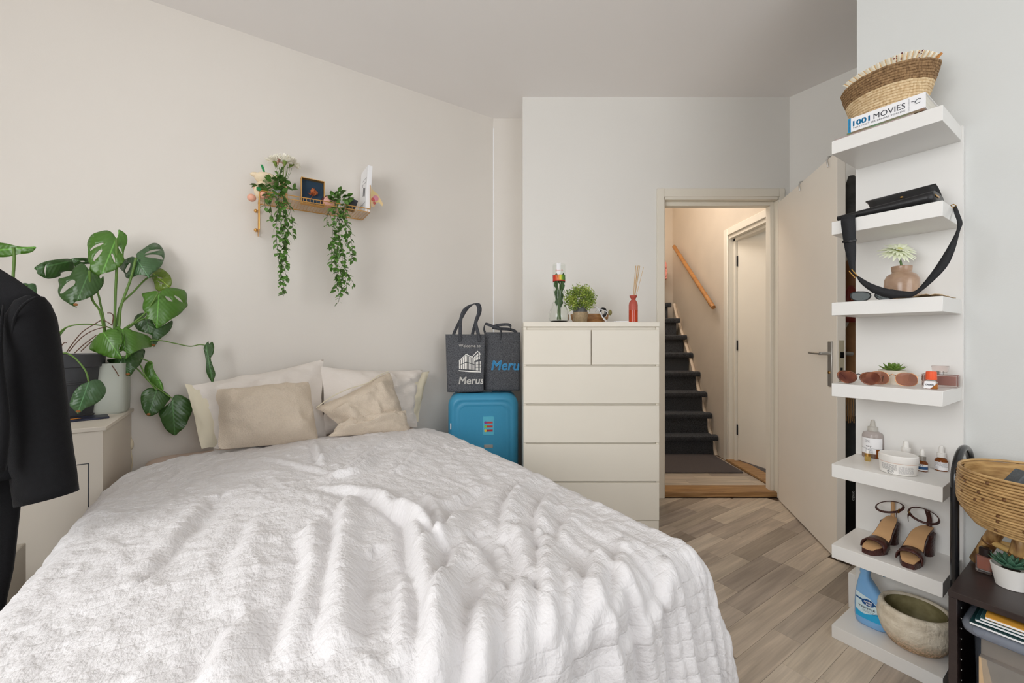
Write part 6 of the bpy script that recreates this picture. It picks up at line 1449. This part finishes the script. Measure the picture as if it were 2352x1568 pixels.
def stone():
    m = mat('stoneware', (238, 228, 208), .6, c2=(218, 206, 184), vscale=34, bump=1, bscale=95); t = m.node_tree; b = t.nodes['Principled BSDF']; L = t.links.new
    src = b.inputs['Base Color'].links[0].from_socket; tc = nd(t, 'ShaderNodeTexCoord'); sp_ = nd(t, 'ShaderNodeSeparateXYZ'); L(tc.outputs['Object'], sp_.inputs[0])
    n = nd(t, 'ShaderNodeTexNoise'); n.inputs['Scale'].default_value = 150; L(tc.outputs['Object'], n.inputs[0])
    mr = nd(t, 'ShaderNodeMapRange'); mr.inputs[1].default_value = .062; mr.inputs[2].default_value = .02; mr.inputs[3].default_value = 0; mr.inputs[4].default_value = 1; L(sp_.outputs[2], mr.inputs[0])
    r = nd(t, 'ShaderNodeValToRGB'); r.color_ramp.elements[0].position = .4; r.color_ramp.elements[0].color = lin((150, 128, 96)); r.color_ramp.elements[1].position = .6; r.color_ramp.elements[1].color = lin((214, 178, 146)); L(n.outputs[0], r.inputs[0])
    mx = nd(t, 'ShaderNodeMix', data_type='RGBA'); L(mr.outputs[0], mx.inputs[0]); L(src, mx.inputs[6]); L(r.outputs[0], mx.inputs[7]); L(mx.outputs[2], b.inputs['Base Color']); return m
m_stone = stone()
mb = MB(); mb.lathe([(.062, 0), (.075, .008), (.092, .035), (.103, .07), (.105, .095), (.101, .112), (.1025, .115), (.100, .128), (.095, .136), (.086, .137), (.082, .130), (.086, .11), (.088, .08), (.07, .02), (.0, .016)], 64); part('planter', mb, m_stone, pt, True)
mb = MB(); mb.lathe([(.0805, .131), (.0852, .11), (.087, .08), (.0695, .022), (.0, .018)], 48, cap=False); part('inner_glaze', mb, mat('moss_glaze', (168, 158, 118), .5, c2=(128, 120, 82), vscale=24), pt, True)
# ================================================================== DARK CABINET AND WHAT STANDS ON IT
m_bb = mat('black_brown', (52, 42, 40), .32, var=.08, vscale=20, stretch=(1, 12, 12))
ZB = .42; v0, v1 = .345, 1.05; mB0, mB1 = .06, .47
oc = thing('open_cabinet', 'low black-brown open cabinet beside the white shelf unit', 'cabinet', vm(v0, 0, 0), ROT_V)
w_ = v1-v0
mb = MB(); mb.box(0, w_, -mB1, -mB0, ZB-.018, ZB, b=.0012); part('top', mb, m_bb, oc)
for x_ in (0.0005, w_-.0185):
    mb = MB(); mb.box(x_, x_+.018, -mB1+.001, -mB0, 0, ZB-.0182, b=.0012); sd = part('side', mb, m_bb, oc)
    if x_ < .1:
        mb = MB()
        for y_ in (-mB1+.05, -mB0-.06):
            for k in range(11): mb.lathe([(.0022, 0), (.0022, .0012), (.0008, .0013)], 8, M_=Matrix.Translation((x_+.0178, y_, .06+.03*k)) @ Matrix.Rotation(pi/2, 4, 'Y'))
        part('shelf_pin_hole', mb, m_steel, sd)
mb = MB(); mb.box(.018, w_-.018, -mB0-.008, -mB0, 0, ZB-.018); part('back', mb, m_black, oc)
mb = MB(); mb.box(.018, w_-.018, -mB1+.004, -mB0-.008, .0, .018, b=.001); part('bottom', mb, m_bb, oc)
# plastic bin
bn = thing('plastic_bin', 'translucent storage bin inside the dark cabinet', 'bin', vm(v0+.272, .30, .020), ROT_V)
m_bin = mat('clear_plastic', (216, 226, 242), .10, trans=.95, ior=1.05); m_bin2 = mat('clear_rim', (216, 224, 238), .15, trans=.75, ior=1.15)
def rr4(hx_, hy_, r, z_, n=6):
    out = []
    for cx_, cy_, a0 in ((hx_-r, hy_-r, 0), (-hx_+r, hy_-r, 90), (-hx_+r, -hy_+r, 180), (hx_-r, -hy_+r, 270)):
        for k in range(n+1): a_ = radians(a0+90*k/n); out.append((cx_+r*cos(a_), cy_+r*sin(a_), z_))
    return out
mb = MB(); mb.loft([rr4(.218, .168, .03, 0), rr4(.225, .175, .03, .33), rr4(.222, .172, .03, .33), rr4(.215, .165, .03, .004)]); part('bin', mb, m_bin, bn, True)
mb = MB(); mb.loft([rr4(.226, .176, .03, .305), rr4(.245, .192, .04, .31), rr4(.247, .194, .04, .325), rr4(.240, .188, .04, .336), rr4(.222, .172, .03, .334), rr4(.224, .174, .03, .307)]); part('rim', mb, m_bin2, bn, True)
m_kraft = mat('kraft_card', (206, 176, 138), .8, var=.04, vscale=30)
for k, (x0, x1, y_, h_, tl, lab) in enumerate(((-.213, .19, -.150, .295, 0, 'kraft cardboard sheet standing at the back inside the bin'), (-.213, .19, -.169, .240, 0, 'kraft cardboard packet with black upside-down logo at the bin front'))):
    cb_ = thing('cardboard_packet', lab, 'cardboard', vm(v0+.272, .30, .026), ROT_V)
    mb = MB(); mb.box(x0, x1, y_, y_+.018, .0, h_, b=.001); part('packet', mb, m_kraft, cb_)
    if k == 1:
        mb = MB(); yy_ = y_-.0006; cx_, cz_ = -.085, .180
        for a0, b0 in (((cx_-.034, cz_-.009), (cx_+.034, cz_-.007)), ((cx_-.034, cz_+.007), (cx_+.034, cz_+.009)), ((cx_-.036, cz_-.009), (cx_-.030, cz_+.009)), ((cx_+.030, cz_-.009), (cx_+.036, cz_+.009))): mb.add([(a0[0], yy_, a0[1]), (b0[0], yy_, a0[1]), (b0[0], yy_, b0[1]), (a0[0], yy_, b0[1])], [(0, 1, 2, 3)])
        put_text(mb, 'IKEA', -.024, .024, -.0045, .009, lambda x, q: (cx_-x, yy_, cz_-q), bold=.05); part('lettering', mb, m_print, cb_, False)
        mb = MB(); mb.box(-.10, -.03, y_-.001, y_, .10, .155); part('sticker', mb, m_paper, cb_)
    else:
        mb = MB(); c_ = (-.02, .235)
        for i in range(8):
            a_, b_ = 2*pi*i/8, 2*pi*(i+.5)/8; mb.tube([(c_[0]+.014*cos(a_), y_-.0008, c_[1]+.014*sin(a_)), (c_[0]+.007*cos(b_), y_-.0008, c_[1]+.007*sin(b_))], .0006, 4); 
        for q in (.021, .026): mb.tube([(c_[0]-q, y_-.0008, c_[1]-q), (c_[0]+q, y_-.0008, c_[1]-q), (c_[0]+q, y_-.0008, c_[1]+q), (c_[0]-q, y_-.0008, c_[1]+q)], .0005, 4, closed=True)
        part('outline_print', mb, m_print, cb_)
# ring binder / magazines lying on the bin
cols = [((30, 60, 62), 'dark teal'), ((40, 74, 78), 'teal'), ((60, 96, 100), 'grey-teal'), ((206, 150, 60), 'mustard')]
zz = .3585
for k in range(4):
    lab = ['dark teal magazine, lowest of the pile on the bin', 'teal magazine, second from the bottom of the pile on the bin', 'grey-teal magazine, under the mustard one on the bin', 'mustard magazine on top of the pile in the cabinet'][k]
    t_ = thing('magazine', lab, 'magazine', vm(v0+.215+.008*k, .365, zz+.009*k), ROT_V+.012*k)
    mb = MB(); mb.box(-.17, .17, -.12-.01*(k == 0), .10, 0, .0085, b=.001); part('cover', mb, mat('cover', cols[k][0], .3), t_)
    mb = MB(); mb.box(-.169, .169, -.1215-.01*(k == 0), -.11, .002, .0065, b=.0005); part('pages', mb, m_paper, t_)
# rattan bowl on splayed bamboo legs
rb = thing('rattan_bowl', 'large rattan bowl on splayed bamboo legs standing on the dark cabinet', 'bowl', vm(.50, .27, ZB), ROT_V)
m_rat = mat('rattan', (204, 168, 114), .42, c2=(160, 124, 78), vscale=18, stretch=(1, 1, 5), bump=.2, bscale=60); m_ratd = mat('rattan_dark', (110, 74, 40), .5)
nR = 20; prof = []
for i in range(nR):
    t_ = i/(nR-1); z_ = .175+.158*t_; r_ = .134+.034*sin(min(1, t_*2.2)*pi/2)-.004*max(0, t_-.7)/.3; prof.append((r_, z_))
rnd = random.Random(6)
for i, (r_, z_) in enumerate(prof):
    mb = MB(); mb.tube([(r_*cos(a_), r_*sin(a_), z_+.0005*sin(a_*3+i)) for a_ in [2*pi*k/44 for k in range(44)]], .0040, 8, closed=True); o = part('rattan_ring', mb, m_rat, rb, True)
    mb = MB()
    for k in range(3):
        a_ = rnd.random()*2*pi; mb.tube([((r_+.0006)*cos(a_+s*.02), (r_+.0006)*sin(a_+s*.02), z_) for s in range(-1, 2)], .0048, 8)
    part('joint', mb, m_ratd, o, True)
mb = MB(); mb.lathe([(.0, .176), (.128, .176), (.146, .20), (.157, .27), (.154, .33)], 36, cap=False); part('bowl_lining', mb, m_rat, rb, True)
m_bam = mat('bamboo', (212, 172, 112), .4, c2=(120, 84, 48), vscale=22, stretch=(2, 2, .6)); m_cane = mat('pale_cane', (214, 178, 112), .4)
feet = [(-.135, .09), (-.06, .02), (.12, -.06), (.09, .12)]
for (x_, y_) in feet:
    mb = MB(); a0 = Vector((x_*.55, y_*.55, .182)); a1 = Vector((x_*1.04, y_*1.04, .004)); mb.tube([a0, a0.lerp(a1, .5), a1], .0185, 14); lg = part('leg', mb, m_bam, rb, True)
    mb = MB(); q = a0.lerp(a1, .55); d_ = (a1-a0).normalized(); mb.tube([q-d_*.003, q+d_*.003], .0195, 14); part('node', mb, m_ratd, lg, True)
for i in range(4):
    (x0, y0), (x1, y1) = feet[i], feet[(i+1) % 4]; k_ = .82; mb = MB(); a0 = Vector((x0*k_, y0*k_, .085)); a1 = Vector((x1*k_, y1*k_, .085)); mb.tube([a0.lerp(a1, -.08), a0, a0.lerp(a1, .5), a1, a0.lerp(a1, 1.08)], .0095, 10); part('stretcher', mb, m_cane, rb, True)
sg = thing('grey_sponge', 'dark grey foam block poking out of the rattan bowl', 'foam', vm(.46, .24, ZB+.27), ROT_V+.8)
M_ = Matrix.Rotation(radians(38), 4, 'Y'); mb = MB(); mb.box(-.045, .045, -.02, .02, -.05, .05, b=.003, M_=M_); part('foam', mb, mat('foam', (92, 98, 102), .95, bump=.8, bscale=200), sg)
# nail varnish and succulent
nv = thing('nail_varnish', 'square bottle of copper nail varnish with dark cap on the cabinet', 'bottle', hitz(2263, 1313, ZB), ROT_V-.1)
mb = MB(); mb.box(-.0175, .0175, -.0175, .0175, 0, .052, b=.003); part('bottle', mb, m_clg, nv)
mb = MB(); mb.box(-.0145, .0145, -.0145, .0145, .010, .048, b=.002); part('varnish', mb, mat('copper_varnish', (190, 98, 54), .2), nv)
mb = MB(); mb.lathe([(.012, .052), (.0125, .054), (.0125, .074), (.009, .077)], 20, p=4); part('cap', mb, mat('brown_cap', (44, 34, 32), .25), nv)
s2 = thing('potted_succulent', 'blue-green succulent in a white tapered pot beside the rattan bowl', 'plant', hitz(2322, 1347, ZB), ROT_V)
mb = MB(); mb.lathe([(.027, 0), (.030, .001), (.041, .060), (.038, .061), (.036, .052)], 36); part('pot', mb, m_wp, s2)
mb = MB(); mb.lathe([(.037, .050), (.0, .054)], 20); part('soil', mb, mat('soil', (60, 50, 42), .95), s2)
rosette(s2, (0, 0, .056), mat('blue_green', (80, 122, 98), .5, c2=(58, 98, 78), vscale=30), [(10, .25, 1), (9, .55, .9), (6, .9, .75), (4, 1.2, .5)], .050, .0105)
# tube stand between shelf unit and cabinet
ts_ = thing('tube_stand', 'black bent metal tube stand between the shelf unit and dark cabinet', 'stand', vm(.323, .14, 0), ROT_V)
zt = .775; R = .06
pts = [(0, -.119, 0), (0, -.119, zt-.09)]+[(0, -.0*0-.119*cos(a_)*1.0, zt-.09+.09*sin(a_)) for a_ in [pi*k/14 for k in range(1, 14)]]+[(0, .119, zt-.09), (0, .119, .56)]
mb = MB(); mb.tube(pts, .0105, 14); part('tube', mb, mat('black_tube', (30, 31, 34), .25, coat=.3), ts_, True)
